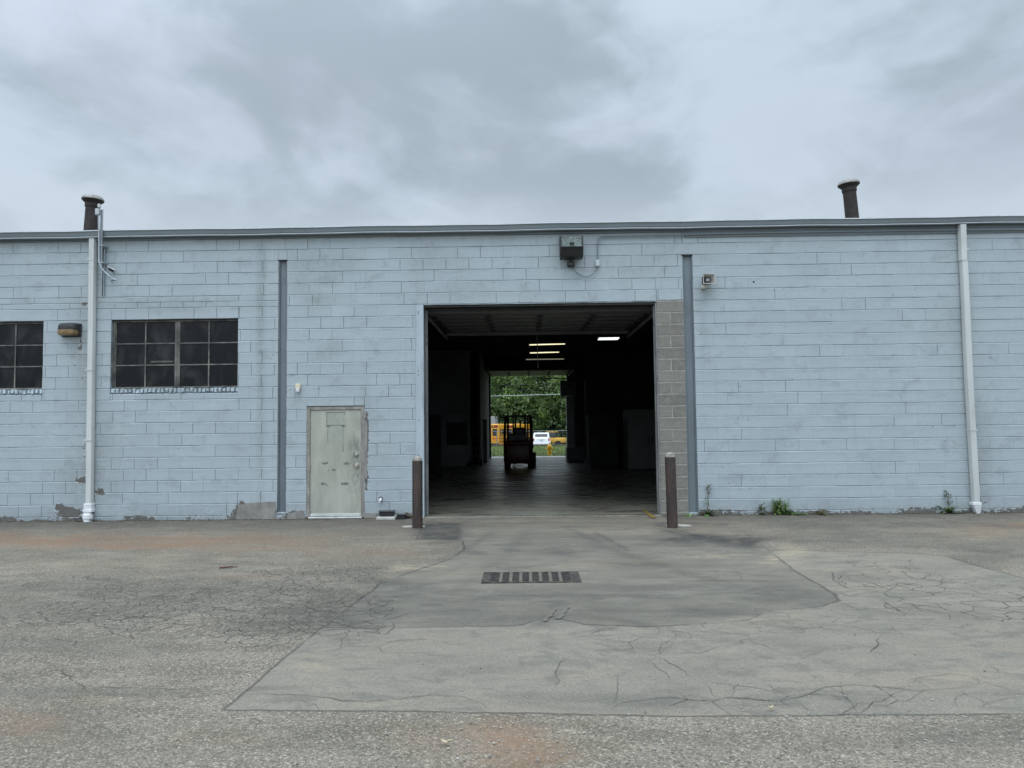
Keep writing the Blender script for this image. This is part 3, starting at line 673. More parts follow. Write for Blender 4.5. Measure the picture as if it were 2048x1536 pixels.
for ci, (z0, z1) in enumerate(courses):
    if z0 > TOPZ: break
    z1 = min(z1, TOPZ)
    bands = [(z0, z1, XL, XR)]
    if ci-1 == 18:   # split half-height courses left of the first column
        zm = (z0+z1)/2; bands = [(z0, zm, XL, cLx0), (zm, z1, XL, cLx0), (z0, z1, cLx0, XR)]
    for bi, (q0, q1, bx0, bx1) in enumerate(bands):
        o_ = (.2032 if (ci+bi) % 2 else 0)+random.uniform(-.012, .012)
        xc = bx0-.4064+o_; faintnext = False
        while xc < bx1:
            x1_ = xc+.4064+random.uniform(-.003, .003)
            rr = [(max(xc, bx0), min(x1_, bx1), q0, q1)] if min(x1_, bx1) > max(xc, bx0) else []
            for h in holes: rr = subtract(rr, h)
            tone = min(1, max(0, random.gauss(.5, .16)))
            jv = random.choice([.0004, .0008, .0014, .002])
            jh = random.choice([.0014, .002, .0026, .0032])
            fr_ = faintnext; faintnext = random.random() < (.90 if xc > cRx0 else .60)
            for r_ in rr: blockface(*r_, tone, jh, jv if not fr_ else .0001, (fr_, faintnext))
            xc = x1_
blk = pyobj('block_facing', bV, bF, 'wall', bld)
Vb = np.array(bV); qx, qy = project(Vb)
wn = np.array([mnoise.noise(Vector((a*1.7, c*1.7, 0))) for a, _, c in bV]); wn2 = np.array([mnoise.noise(Vector((a*3.1, c*3.1, 8))) for a, _, c in bV])
def wells(L):
    m = np.zeros(len(Vb))
    for cx, cy, rx, ry, s in L:
        m = np.maximum(m, s*np.exp(-(((qx-cx+wn*rx*.5)/rx)**2+((qy-cy+wn2*ry*.5)/ry)**2)))
    return m
zb = Vb[:, 2]
bare = wells([(140, 1024, 34, 16, 1.2), (200, 985, 16, 10, .85), (70, 1040, 60, 6, .7), (120, 1014, 16, 8, 1.0), (164, 961, 18, 6, 1.1), (163, 700, 6, 90, .56), (166, 900, 9, 80, .5), (178, 975, 10, 8, .8), (202, 980, 9, 6, .85), (150, 1040, 50, 6, .9), (171, 608, 9, 6, .8), (161, 697, 7, 5, .95), (215, 1030, 20, 5, .6),
              (510, 1030, 52, 26, 1.05), (590, 1034, 26, 16, 1.1), (750, 1036, 30, 10, 1.1), (795, 1040, 28, 8, .9), (733, 900, 6, 90, .9), (733, 840, 5, 30, .9),
              (1720, 1036, 160, 7, .75), (1480, 1042, 60, 6, .62), (1960, 1036, 60, 5, .7), (1410, 1043, 30, 6, .75), (1972, 1005, 5, 9, .8), (1352, 600, 25, 6, .5),
              (1507, 564, 4, 5, .9), (1800, 1020, 20, 5, .6), (1300, 1035, 1, 1, 0), (180, 820, 8, 30, .45), (183, 900, 10, 40, .5), (980, 1000, 1, 1, 0), (1430, 1035, 40, 7, .6), (1560, 1040, 60, 6, .65)])
bare = np.maximum(bare, np.clip((.17-zb)/.17, 0, 1)**.75*.82*np.where(Vb[:, 0] > cRx1, 1, .8)*(.85+wn))
grime = np.maximum(np.clip((.35-zb)/.35, 0, 1)**1.5*.55, np.clip((zb-(TOPZ-.45))/.45, 0, 1)**2*.55)
grime = np.maximum(grime, wells([(165, 690, 22, 110, .55), (195, 930, 40, 90, .45), (165, 950, 45, 60, .5), (521, 720, 7, 260, .62), (524, 560, 8, 120, .6), (640, 600, 38, 12, .5), (650, 525, 60, 25, .42), (655, 560, 30, 18, .5), (660, 700, 30, 25, .3), (330, 607, 160, 10, .35), (1410, 590, 20, 25, .4), (1407, 650, 5, 90, .3), (597, 800, 12, 18, .3),
        (1350, 515, 70, 18, .35), (1260, 530, 90, 30, .25), (940, 590, 100, 30, .25), (1960, 900, 25, 120, .35), (1975, 1000, 12, 30, .5), (730, 830, 10, 60, .35), (620, 560, 60, 60, .2), (770, 900, 50, 60, .18), (350, 615, 130, 12, .3), (1900, 650, 60, 60, .2), (860, 520, 60, 40, .25)]))
attr(blk.data, 'wear', bare, grime, np.array(bT))
# bare block pier beside the doorway: mortar core and its own blocks
bm = nb(); bx(bm, pX0, pX1, .003, WT+.1, -.2, pZ); obj('pier_core', bm, 'mortar', bld)
bV, bF, bT = [], [], []
ci = 0; zt = pZ-.012
while zt > -.1:
    z0 = zt-.2
    parts = [(pX0, pX1)] if ci % 2 == 0 else [(pX0, pX0+(pX1-pX0)*.49), (pX0+(pX1-pX0)*.51, pX1)]
    for (a, b_) in parts: blockface(a, b_, z0, zt, random.random(), .0055, .004, (0, 0), 0)
    zt = z0-.004; ci += 1
pier = pyobj('pier_block_facing', bV, bF, 'raw', bld)
attr(pier.data, 'wear', np.zeros(len(bV)), np.zeros(len(bV)), np.array(bT))
# steel columns let into the wall
for nm, a, b_, zt in (('steel_column', cLx0, cLx1, cLz), ('steel_column', cRx0, cRx1, cRz)):
    bm = nb()
    bx(bm, a+.004, a+.018, .012, .2, .05, zt-.004); bx(bm, b_-.018, b_-.004, .012, .2, .05, zt-.004)
    bx(bm, a+.018, b_-.018, .045, .058, .05, zt-.004)
    bx(bm, a+.018, b_-.018, .058, .2, .05, zt-.004)
    c = obj(nm, bm, 'steel_col', bld)
    bm = nb(); bx(bm, a-.02, b_+.004, -.012, .15, zt-.002, zt+.012); obj('column_cap_plate', bm, 'sash_dark', c)
# vertical control-joint crack above the right column is a dark slot
bm = nb(); xc = (cRx0); bx(bm, xc-.004, xc+.003, -.0078, .005, cRz+.21, TOPZ); obj('wall_crack', bm, 'crack', bld)

# side, rear and interior walls
bm = nb()
bx(bm, XL, XL+WT, WT, YB, -.2, TOPZ); bx(bm, XR-WT, XR, WT, YB, -.2, TOPZ); obj('side_wall', bm, 'int_wall', bld)
fX0, fX1 = WX(982, 840, YB), WX(1134, 840, YB); fZ = WZ(1050, 752, YB)
bm = nb()
for r_ in subtract([(XL+WT, XR-WT, -.2, TOPZ)], (fX0, fX1, -1, fZ)): bx(bm, r_[0], r_[1], YB-WT, YB, r_[2], r_[3])
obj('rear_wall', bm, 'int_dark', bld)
bm = nb(); bx(bm, XL-.1, XR+.1, .02, YB+.2, TOPZ+.0, TOPZ+.09); rf = obj('roof', bm, 'roof', bld)
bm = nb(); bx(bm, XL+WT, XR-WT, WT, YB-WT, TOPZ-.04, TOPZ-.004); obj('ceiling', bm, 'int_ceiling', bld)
bm = nb()
for yy in np.arange(2.6, YB-1, 2.4):
    bx(bm, XL+WT, XR-WT, yy-.06, yy+.06, TOPZ-.30, TOPZ-.28); bx(bm, XL+WT, XR-WT, yy-.06, yy+.06, TOPZ-.07, TOPZ-.045); bx(bm, XL+WT, XR-WT, yy-.008, yy+.008, TOPZ-.28, TOPZ-.07)
obj('ceiling_beam', bm, 'int_dark', bld)
# partition that narrows the passage
PY = 17.5; plx = WX(941, 840, PY); prx = WX(1172, 840, PY)
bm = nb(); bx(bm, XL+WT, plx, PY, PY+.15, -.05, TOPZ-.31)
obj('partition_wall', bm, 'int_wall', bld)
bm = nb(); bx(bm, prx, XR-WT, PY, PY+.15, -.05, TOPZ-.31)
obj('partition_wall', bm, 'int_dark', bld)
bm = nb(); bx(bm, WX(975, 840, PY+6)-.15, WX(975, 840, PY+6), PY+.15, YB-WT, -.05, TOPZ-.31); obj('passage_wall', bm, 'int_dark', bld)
xr_ = WX(1147, 840, YB-WT)+.02
bm = nb(); bx(bm, xr_+.55, xr_+.7, PY+2.5, YB-WT-.02, -.05, TOPZ-1.2); obj('passage_wall', bm, 'white_block', bld)
bm = nb(); bx(bm, WX(1133, 840, YB-.4), WX(1147, 840, YB-.4), YB-.6, YB-WT-.01, -.02, 3.3); obj('door_post', bm, 'int_wall', bld)
# partition details: dark doorway, notice papers, hatch
bm = nb(); bx(bm, WX(855, 880, PY), WX(882, 880, PY), PY-.03, PY-.002, .02, WZ(870, 829, PY), .005); obj('partition_door', bm, 'int_dark', bld)
bm = nb(); bx(bm, WX(893, 880, PY), WX(935, 880, PY), PY-.05, PY-.003, WZ(910, 890, PY), WZ(910, 845, PY), .01); obj('hatch_panel', bm, 'int_dark', bld)
bm = nb()
for j in range(3):
    for i in range(5):
        X_ = WX(895+i*8.4, 810, PY); Z_ = WZ(915, 797+j*12, PY)
        bx(bm, X_, X_+.115, PY-.008, PY-.002, Z_-.15, Z_)
obj('notice_papers', bm, 'int_pale', bld)

# floor
bm = nb()
bx(bm, XL+WT, XR-WT, WT+.001, YB-.001, -.1, .010)
fl = obj('floor', bm, 'slab'); struct(fl)
bm = nb(); bx(bm, opX0+.01, opX1-.01, -.03, WT, -.1, .012, .006); th = obj('door_sill_slab', bm, 'slab', bld)
bm = nb()
p = [G(1283, 1020, .01), G(1290, 1020, .01), G(1314, 1036, .01), G(1303, 1036, .01)]
fv = [bm.verts.new((a, b_, .0145)) for a, b_ in p]; bm.faces.new(fv)
struct(obj('floor_marking', bm, 'yellow_paint'))

# doorway jambs and header
jx0 = WX(832, 830)
bm = nb(); bx(bm, jx0, opX0, -.022, .001, -.02, opZ+.005, .003); bx(bm, opX0-.012, opX0, .001, WT+.05, -.02, opZ); obj('door_jamb', bm, 'jamb_blue', bld)
bm = nb()
for py_ in (624, 627, 742, 750, 841, 910): 
    zb_ = WZ(838, py_); cyl(bm, (jx0+.05, -.021, zb_), (jx0+.05, -.0245, zb_), .009, seg=8)
obj('bolt_holes', bm, 'black_metal', bld)
bm = nb(); bx(bm, opX1-.028, opX1, -.006, .14, -.02, opZ-.02, .003); bx(bm, opX1-.05, opX1-.028, .08, .11, -.02, opZ-.05); obj('door_jamb', bm, 'jamb_grey', bld)
bm = nb(); bx(bm, opX0, opX1-.028, .03, .20, opZ-.04, opZ, .004); bx(bm, opX0, opX1, .20, .24, opZ-.075, opZ); obj('door_header', bm, 'sash_dark', bld)
bm = nb(); bx(bm, opX0+.01, opX0+.05, .15, .19, -.01, opZ-.06); obj('door_stop', bm, 'jamb_grey', bld)

# raised sectional door, its tracks and opener
def raised_door(y0, y1, z0, z1, x0, x1, n, label):
    d = obj_panel = None
    bm = nb(); L = (y1-y0)/n
    for i in range(n):
        za = z0+(z1-z0)*i/n; zb_ = z0+(z1-z0)*(i+1)/n
        ya, yb = y0+i*L, y0+(i+1)*L-.015
        A = [(x0, ya, za), (x1, ya, za), (x1, yb, zb_), (x0, yb, zb_)]
        lo = [bm.verts.new(v) for v in A]; hi = [bm.verts.new((v[0], v[1], v[2]+.05)) for v in A]
        bm.faces.new(lo); bm.faces.new(hi[::-1])
        for k in range(4): bm.faces.new((lo[k], hi[k], hi[(k+1) % 4], lo[(k+1) % 4]))
        bx(bm, x0, x1, ya+.01, ya+.05, za-.02, za)      # rib
    d = obj('overhead_door', bm, 'panel', bld, label=label)
    bm = nb()
    for i in range(1, n):
        ya = y0+i*L; za = z0+(z1-z0)*i/n
        for u in (.02, .26, .5, .74, .98):
            xx = x0+(x1-x0)*u; bx(bm, xx-.05, xx+.05, ya-.07, ya+.07, za-.045, za-.021)
    obj('hinge', bm, 'black_metal', d)
    bm = nb()
    for xx in (x0-.06, x1+.03):
        bx(bm, xx, xx+.03, y0-.1, y1+.25, z0-.03, z0+.03)
        bx(bm, xx, xx+.03, y0-.14, y0-.1, .02, z0)
        for yy in (y0+1.2, y1+.1): bx(bm, xx, xx+.03, yy, yy+.03, z0, TOPZ-.05)
    obj('door_track', bm, 'int_wall', d)
    return d
ddx0, ddx1 = WX(893, 665, 4.3), WX(1256, 665, 4.3)
od = raised_door(.42, 4.3, WZ(1080, 622, .42), WZ(1080, 664, 4.3), ddx0+.04, ddx1-.02, 6, 'raised sectional door under the ceiling inside the near doorway')
bm = nb(); bx(bm, ddx0+.04, ddx1-.02, 4.25, 4.29, WZ(1080, 664, 4.3)-.07, WZ(1080, 664, 4.3)); obj('bottom_rail', bm, 'int_pale', od)
bm = nb(); cx_ = WX(1074, 670, 4.6)
bx(bm, cx_-.12, cx_+.12, 4.5, 4.8, 3.75, 3.92, .02); bx(bm, cx_-.03, cx_+.03, .3, 4.5, 3.97, 4.02); bx(bm, cx_-.18, cx_+.18, 5.2, 5.3, 3.86, 3.94); obj('door_opener', bm, 'sash_dark', od)
bm = nb(); tube(bm, [(cx_, 4.7, 3.75), (cx_+.01, 4.7, 3.3), (cx_+.02, 4.7, 2.95)], .011, 6); obj('pull_chain', bm, 'int_wall', od)
fd = raised_door(YB-4.2, YB-.5, fZ-.03, fZ-.03, fX0-.05, fX1+.05, 5, 'raised sectional door at the far street doorway')

# ceiling lamps
def lamp(name, label, px0, px1, py_, Y, m, n=1, gap=.12, slope=0):
    x0, z0 = W(px0, py_, Y); x1, _ = W(px1, py_, Y)
    t = thing('fluorescent_light', label, 'ceiling light', 'fluorescent lights in the warehouse bay')
    bm = nb(); bx(bm, x0-.04, x1+.04, Y-.10*n, Y+.10*n, z0+.05, z0+.13, .01)
    for xx in (x0+.1, x1-.1): cyl(bm, (xx, Y, z0+.13), (xx, Y, TOPZ-.04), .006, seg=6)
    obj('housing', bm, 'int_dark', t)
    for k in range(n):
        yy = Y+(k-(n-1)/2)*gap
        bm = nb(); cyl(bm, (x0, yy, z0+.02), (x1, yy, z0+.02+slope), .019, seg=10); obj('tube', bm, m, t, True)
    settle(t, ((x0+x1)/2, Y, z0+.05)); return t
lamp('l', 'warm lit tube light in the bay, longest and nearest of the two yellowish ones', 1059, 1130, 691, 12.0, 'tube_warm', slope=.02)
lamp('l', 'warm lit tube light just below and behind the longest yellowish one', 1060, 1118, 707, 15.0, 'tube_warm', slope=.02)
lamp('l', 'thin dim tube light below the two yellowish lit ones', 1052, 1128, 720, 17.2, 'tube_dim')
lamp('l', 'bright white double tube light to the right, apart from the yellowish ones', 1197, 1237, 679, 11.0, 'tube_white', 2, .35)
lamp('l', 'tiny lit double light seen end on above the far doorway', 1054, 1066, 742, 23.0, 'tube_warm', 1)
# lit tube seen through the window on the left
lamp('l', 'lit tube light seen through the four-column steel window', 302, 345, 725, 5.0, 'tube_white')
bm = nb()

# heater, duct, cabinets inside
t = thing('unit_heater', 'dark box heater hung beside the top right corner of the far doorway', 'heater')
hx0, hz0 = W(1121, 792, 22); hx1, hz1 = W(1140, 762, 22)
bm = nb(); bx(bm, hx0, hx1+.25, 21.8, 22.4, hz0, hz1, .02); obj('casing', bm, 'int_wall', t)
bm = nb()
for k in range(6): zz_ = hz0+.05+(hz1-hz0-.1)*k/5; bx(bm, hx0+.03, hx1+.2, 21.77, 21.797, zz_-.01, zz_+.01)
obj('louvre', bm, 'int_dark', t)
bm = nb(); cyl(bm, (hx0+.1, 22.1, hz1), (hx0+.1, 22.1, TOPZ-.05), .01, seg=6); cyl(bm, (hx1, 22.1, hz1), (hx1, 22.1, TOPZ-.05), .01, seg=6); obj('hanger', bm, 'int_dark', t)
settle(t, (hx0, 22.1, hz0))
t = thing('pale_bar', 'horizontal pale bar hung under the ceiling before the far doorway', 'pipe')  # light bar before the far doorway, drawn as a pale hung bar
a = W(1083, 757, 20); b_ = W(1150, 757, 20)
bm = nb(); cyl(bm, (a[0], 20, a[1]), (b_[0], 20, b_[1]), .02, seg=8); obj('pipe', bm, 'int_pale', t)
bm = nb()
for xx in (a[0]+.1, b_[0]-.1): cyl(bm, (xx, 20, a[1]), (xx, 20, TOPZ-.05), .008, seg=6)
obj('hanger', bm, 'int_dark', t); settle(t, (a[0], 20, a[1]))
# cabinet right
def cabinet(label, p0, p1, yt, Y, depth, m, doors=2, name='storage_cabinet'):
    x0 = WX(p0, 900, Y); x1 = WX(p1, 900, Y); zt = WZ((p0+p1)/2, yt, Y)
    t = thing(name, label, 'cabinet')
    bm = nb(); bx(bm, x0, x1, Y, Y+depth, .09, zt, .012); obj('body', bm, m, t)
    wdt = (x1-x0)/doors
    for i in range(doors):
        bm = nb(); bx(bm, x0+i*wdt+.012, x0+(i+1)*wdt-.012, Y-.022, Y-.002, .13, zt-.05, .004); d = obj('cabinet_door', bm, m, t)
        bm = nb(); hx = x0+i*wdt+(wdt-.08 if i % 2 == 0 else .06); bx(bm, hx, hx+.025, Y-.06, Y-.022, 1.0, 1.16, .004); obj('handle', bm, 'black_metal', d)
    bm = nb(); bx(bm, x0+.03, x1-.03, Y+.04, Y+depth-.04, .011, .09); obj('plinth', bm, 'int_dark', t)
    settle(t, ((x0+x1)/2, Y, .01)); return t
cabinet('tall pale grey cabinet against the right side, just inside the right jamb', 1256, 1345, 818, 12.6, 1.2, 'int_pale', 2)
cabinet('wide dark cabinet left of the tall pale grey one', 1178, 1236, 828, 15.6, .8, 'int_dark', 3)
# dark low crate by the far right post
t = thing('scrap_bin', 'low black open-topped steel bin beside the far right post', 'bin')
bm = nb(); x0 = WX(1134, 920, 20); x1 = WX(1172, 920, 20)
bx(bm, x0, x1, 20, 21.2, .06, .10); bx(bm, x0, x0+.03, 20, 21.2, .1, .6); bx(bm, x1-.03, x1, 20, 21.2, .1, .6); bx(bm, x0+.03, x1-.03, 20, 20.03, .1, .6); bx(bm, x0+.03, x1-.03, 21.17, 21.2, .1, .6)
obj('shell', bm, 'black_metal', t)
bm = nb()
for xx in (x0+.1, x1-.2): bx(bm, xx, xx+.1, 20.02, 21.18, .011, .06)
obj('skid', bm, 'int_dark', t); settle(t, ((x0+x1)/2, 20.6, .01))
# hand truck + broom at left
t = thing('hand_truck', 'dark two-wheeled hand truck parked at the left of the passage', 'hand truck')
hx = WX(951, 900, 16.9); bm = nb()
for s in (-.17, .17): tube(bm, [(hx+s, 16.9, .16), (hx+s, 17.2, 1.15), (hx+s*.7, 17.28, 1.28)], .016, 8)
for zz_ in (.4, .7, 1.0): cyl(bm, (hx-.17, 16.97+zz_*.2, zz_), (hx+.17, 16.97+zz_*.2, zz_), .013, seg=8)
tube(bm, [(hx-.12, 17.28, 1.28), (hx, 17.3, 1.34), (hx+.12, 17.28, 1.28)], .016, 8); obj('frame', bm, 'int_wall', t)
bm = nb(); bx(bm, hx-.2, hx+.2, 16.62, 16.9, .02, .03); obj('toe_plate', bm, 'int_wall', t)
for s in (-.22, .22):
    bm = nb(); cyl(bm, (hx+s-.03, 17.0, .14), (hx+s+.03, 17.0, .14), .13, seg=20); obj('wheel', bm, 'rubber', t, True)
settle(t, (hx, 16.9, .01))
t = thing('push_broom', 'long-handled broom leaning on the partition left of the hand truck', 'broom')
hx = WX(944, 900, 17.2); bm = nb(); cyl(bm, (hx, 16.95, .12), (hx+.03, 17.42, 1.75), .013, seg=8); obj('handle', bm, 'int_pale', t)
bm = nb(); bx(bm, hx-.22, hx+.22, 16.92, 17.0, .08, .13, .01); obj('head', bm, 'int_dark', t)
bm = nb()
for i in range(16): bx(bm, hx-.21+i*.0265, hx-.195+i*.0265, 16.93, 16.99, .012, .08)
obj('bristles', bm, 'rubber', t); settle(t, (hx, 16.95, .01))
t = thing('steel_locker', 'pale grey steel locker along the left side of the passage', 'locker')
x0 = WX(958, 900, 20); x1 = WX(974, 900, 20)
bm = nb(); bx(bm, x0, x1, 20, 20.5, .05, 1.9, .01); obj('body', bm, 'int_pale', t)
bm = nb(); bx(bm, x0+.02, x1-.02, 19.98, 19.998, .1, 1.85, .004); d = obj('locker_door', bm, 'int_pale', t)
bm = nb(); bx(bm, x1-.08, x1-.06, 19.95, 19.98, 1.0, 1.12); obj('handle', bm, 'black_metal', d)
bm = nb(); bx(bm, x0+.02, x1-.02, 20.02, 20.48, .011, .05); obj('plinth', bm, 'int_dark', t); settle(t, ((x0+x1)/2, 20.2, .01))

# ------------------------------------------------------------------ gutter, fascia
bm = nb(); seam = WX(1369, 441, -.15)
def gprof(bm, xa, xb, cuts, top, prof):
    prev = None
    for i in range(cuts+1):
        X = xa+(xb-xa)*i/cuts; g = top(X)
        ring = [bm.verts.new((X, yy, g+zz_)) for yy, zz_ in prof]
        if prev:
            for k in range(len(prof)): 
                q = (prev[k], prev[(k+1) % len(prof)], ring[(k+1) % len(prof)], ring[k]); bm.faces.new(q)
        else: bm.faces.new(ring)
        prev = ring
    bm.faces.new(prev[::-1])
K = [(-.155, 0), (-.155, -.018), (-.145, -.024), (-.135, -.085), (-.125, -.102), (-.125, -.125), (-.03, -.128), (-.03, -.006), (-.04, -.006), (-.04, -.118), (-.115, -.116), (-.118, -.095), (-.135, -.02), (-.135, 0)]
wob = lambda X: gutz(X)+.004*math.sin(X*1.7)+.003*math.sin(X*4.1)
for xa, xb in ((XL, seam-.0), (seam+.006, XR)): gprof(bm, xa, xb, 40, wob, K)
gt = obj('gutter', bm, 'gutter', bld)
bm = nb()
for xa, xb in ((XL, seam), (seam+.006, XR)):
    gprof(bm, xa, xb, 40, wob, [(-.161, .004), (-.161, -.012), (-.1555, -.012), (-.1555, .004)])
    gprof(bm, xa, xb, 40, wob, [(-.134, -.104), (-.134, -.113), (-.1255, -.113), (-.1255, -.104)])
obj('gutter_edge', bm, 'gutter_lip', gt)
bm = nb()
for xa, xb in ((XL, XR),): gprof(bm, xa, xb, 40, lambda X: gutz(X), [(-.028, .01), (-.028, -.16), (.006, -.16), (.006, .01)])
obj('fascia', bm, 'gutter', bld)
# trim board under the gutter on the right-hand stretch
bm = nb(); gprof(bm, seam+.02, XR, 24, lambda X: gutz(X), [(-.026, -.161), (-.040, -.215), (-.030, -.262), (.004, -.262), (.004, -.161)]); obj('eave_trim', bm, 'gutter', bld)
# roof stacks
def stack(pxb, pyb, pxt, pyt, Y, rbase, label):
    b0 = Vector((WX(pxb, pyb, Y), Y, TOPZ+.08)); xb, zb_ = W(pxb, pyb, Y); xt, zt = W(pxt, pyt, Y)
    d = Vector((xt-xb, 0, zt-zb_)); base = Vector((xb, Y, zb_))-d*((zb_-TOPZ-.05)/d.z)
    top = Vector((xt, Y, zt)); L = (top-base).length; q = Vector((0, 0, 1)).rotation_difference(d.normalized()).to_matrix().to_4x4()
    bm = nb(); lathe(bm, [(rbase*1.12, 0), (rbase, .1), (rbase*.95, L-.16), (rbase*.86, L-.15), (rbase*.86, L-.1)], base, 24, q); v = obj('vent_pipe', bm, 'rust_pipe', rf, True, label)
    bm = nb(); lathe(bm, [(rbase*.95, L-.17), (rbase*1.06, L-.165), (rbase*1.08, L-.09), (rbase*1.28, L-.07), (rbase*1.57, L-.035), (rbase*.5, L-.033)], base, 24, q); obj('vent_collar', bm, 'rust_pipe', v, True)
    bm = nb(); lathe(bm, [(rbase*1.5, L-.03), (rbase*1.6, L-.022), (rbase*1.56, L+.005), (rbase*1.3, L+.045), (rbase*.8, L+.07), (0, L+.08)], base, 28, q); obj('vent_cap', bm, 'cap', v, True)
stack(181.5, 459, 186, 398, 1.4, .128, 'left roof vent pipe with mushroom cap')
stack(1704, 433, 1697, 367, 1.4, .128, 'right roof vent pipe with mushroom cap')
bm = nb(); xx, zz_ = W(773, 455, 4); lathe(bm, [(.09, 0), (.09, .1), (.14, .12), (.1, .17), (0, .18)], (xx, 4, zz_-.16), 16); lathe(bm, [(.09, 0), (.09, .1), (.14, .12), (.1, .17), (0, .18)], (WX(1035, 451, 5), 5, WZ(1035, 451, 5)-.16), 16)
obj('roof_vent', bm, 'cap', rf, True)

# ------------------------------------------------------------------ windows
def window(w, label, ncol_groups, sash_mullion):
    x0, x1, z0, z1 = w; yb = .085
    bm = nb()
    bx(bm, x0, x0+.035, yb-.02, yb+.06, z0, z1); bx(bm, x1-.02, x1, yb-.02, yb+.06, z0, z1)
    bx(bm, x0+.035, x1-.02, yb-.02, yb+.06, z1-.035, z1); bx(bm, x0+.035, x1-.02, yb-.03, yb+.06, z0, z0+.03)
    win = obj('window', bm, 'sash', bld, label=label)
    ix0, ix1 = x0+.035, x1-.02; mid = ix0+(ix1-ix0)*.505
    bm = nb(); bx(bm, mid-.035, mid+.030, yb-.012, yb+.05, z0+.03, z1-.035, .004); bx(bm, mid-.012, mid-.004, yb-.022, yb-.012, z0+.03, z1-.035)
    hz_ = z1-z0-.065
    for (a, b_) in ((ix0, mid-.035), (mid+.03, ix1)):
        xm = (a+b_)/2
        bx(bm, xm-.011, xm+.011, yb-.008, yb+.03, z0+.03, z1-.035)
        for k in (1, 2):
            zk = z0+.03+hz_*k/3; bx(bm, a, b_, yb-.006, yb+.028, zk-.010, zk+.010)
        bx(bm, a, a+.014, yb-.004, yb+.02, z0+.03, z1-.035); bx(bm, b_-.014, b_, yb-.004, yb+.02, z0+.03, z1-.035)
    obj('window_frame', bm, 'sash', win)
    bm = nb()
    bx(bm, ix0, ix1, yb+.008, yb+.012, z0+.03, z1-.035)
    obj('pane', bm, 'glass', win)
    # reveal lining
    # rowlock sill
    bm = nb(); rs = random.Random(int(x0*10)); X = x0+.02
    while X < x1-.03:
        wd_ = .064; broken = (X > x0+(x1-x0)*.70) if x0 > -7.3 else True
        zt = z0+.002; zz0 = z0-.085
        if broken:
            vs = bx(bm, X+.004+rs.uniform(0, .01), X+wd_-.004, -.03+rs.uniform(0, .03), .1, zz0+rs.uniform(0, .02), zt-rs.uniform(0, .015), .008)
            for v in vs:
                v.co += Vector((rs.uniform(-.008, .008), rs.uniform(-.008, .012), rs.uniform(-.008, .006)))
        else:
            bx(bm, X, X+wd_, -.036+rs.uniform(0, .004), .1, zz0+rs.uniform(-.002, .003), zt+rs.uniform(-.002, .002), .004)
        X += wd_+.009
    obj('window_sill', bm, M_['sill'], win)
    bm = nb(); bx(bm, x0, x1, .012, .1, z0-.094, z0-.012); obj('sill_bed', bm, 'steel_col', win)
M_['sill'] = mat('painted_sill', (.40, .475, .52), .7, var=.25, scale=10, dirt=(.14, .13, .12), dirt_amt=.5)
window(w2, 'four-column steel window above the brick sill', None, None)
window(w1, 'steel window cut by the left edge of the view', None, None)
# dark strips put in as the shadow under the window heads
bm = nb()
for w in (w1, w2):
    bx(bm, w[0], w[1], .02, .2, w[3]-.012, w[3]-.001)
obj('lintel_shadow_strip', bm, 'sash_dark', bld)

# ------------------------------------------------------------------ personnel door
bm = nb(); fw = .058
bx(bm, dX0, dX0+fw, -.006, .16, .02, dZ, .003); bx(bm, dX1-fw, dX1, -.006, .16, .02, dZ, .003); bx(bm, dX0+fw, dX1-fw, -.006, .16, dZ-fw, dZ-.0, .003)
obj('door_frame', bm, 'door_frame', bld)
bm = nb(); bx(bm, dX0-.004, dX1+.004, -.009, .1, dZ, dZ+.014); obj('door_drip', bm, 'sash_dark', bld)
lx0, lx1, lz0, lz1 = dX0+fw+.004, dX1-fw-.004, .075, dZ-fw-.004
bm = nb(); bx(bm, 0, lx1-lx0, .012, .056, 0, lz1-lz0, .002)
leaf = obj('door', bm, 'door', bld, label='closed sage green steel door with scuffs and tape marks'); leaf.location = (lx0, 0, lz0)
def onleaf(px_, py_): X, Z = W(px_, py_, .01); return X-lx0, Z-lz0
def dmark(name, pts, m, th=.0012):
    bm = nb()
    for (a, b_, c, d) in pts:
        x0, z1 = onleaf(a, b_); x1, z0 = onleaf(c, d); bx(bm, x0, x1, .012-th, .0119, z0, z1)
    return obj(name, bm, m, leaf)
dmark('faded_sign_mark', [(653, 825, 689, 851), (656, 853, 686, 884)], 'door_mark_soft', .0006)
dmark('tape_residue', [(642, 925, 650, 927), (646, 927, 652, 929), (651, 924, 656, 928), (690, 924, 698, 930), (687, 926, 690, 930), (642, 965, 651, 970), (651, 968, 655, 971), (682, 965, 697, 970), (652, 824, 689, 825.5), (652, 850, 689, 851.6), (653, 825.5, 654.4, 850), (688, 825, 690, 829), (685.6, 886, 687, 904), (685.8, 854, 686.6, 882), (655, 856, 656, 884), (652, 851.7, 660, 854), (684, 851.7, 692, 854),
       (700, 926, 703, 928), (656, 940, 658, 942), (664, 938, 671, 942)], 'door_mark')
def knob(px_, py_, name, r):
    x, z_ = onleaf(px_, py_); bm = nb(); q = Matrix.Rotation(R(90), 4, 'X')
    lathe(bm, [(r*1.25, 0), (r*1.25, .006), (r*.55, .008), (r*.5, .03), (r*.95, .036), (r*1.0, .052), (r*.75, .066), (0, .068)], (x, .012, z_), 20, q); obj(name, bm, 'chrome', leaf, True)
knob(714, 909, 'deadbolt', .032); knob(714, 931, 'door_knob', .037)
bm = nb(); x, z_ = onleaf(711, 910); bx(bm, x-.05, x+.045, .0095, .0119, z_-.045, z_+.045, .001); obj('lock_plate', bm, 'door_mark', leaf)
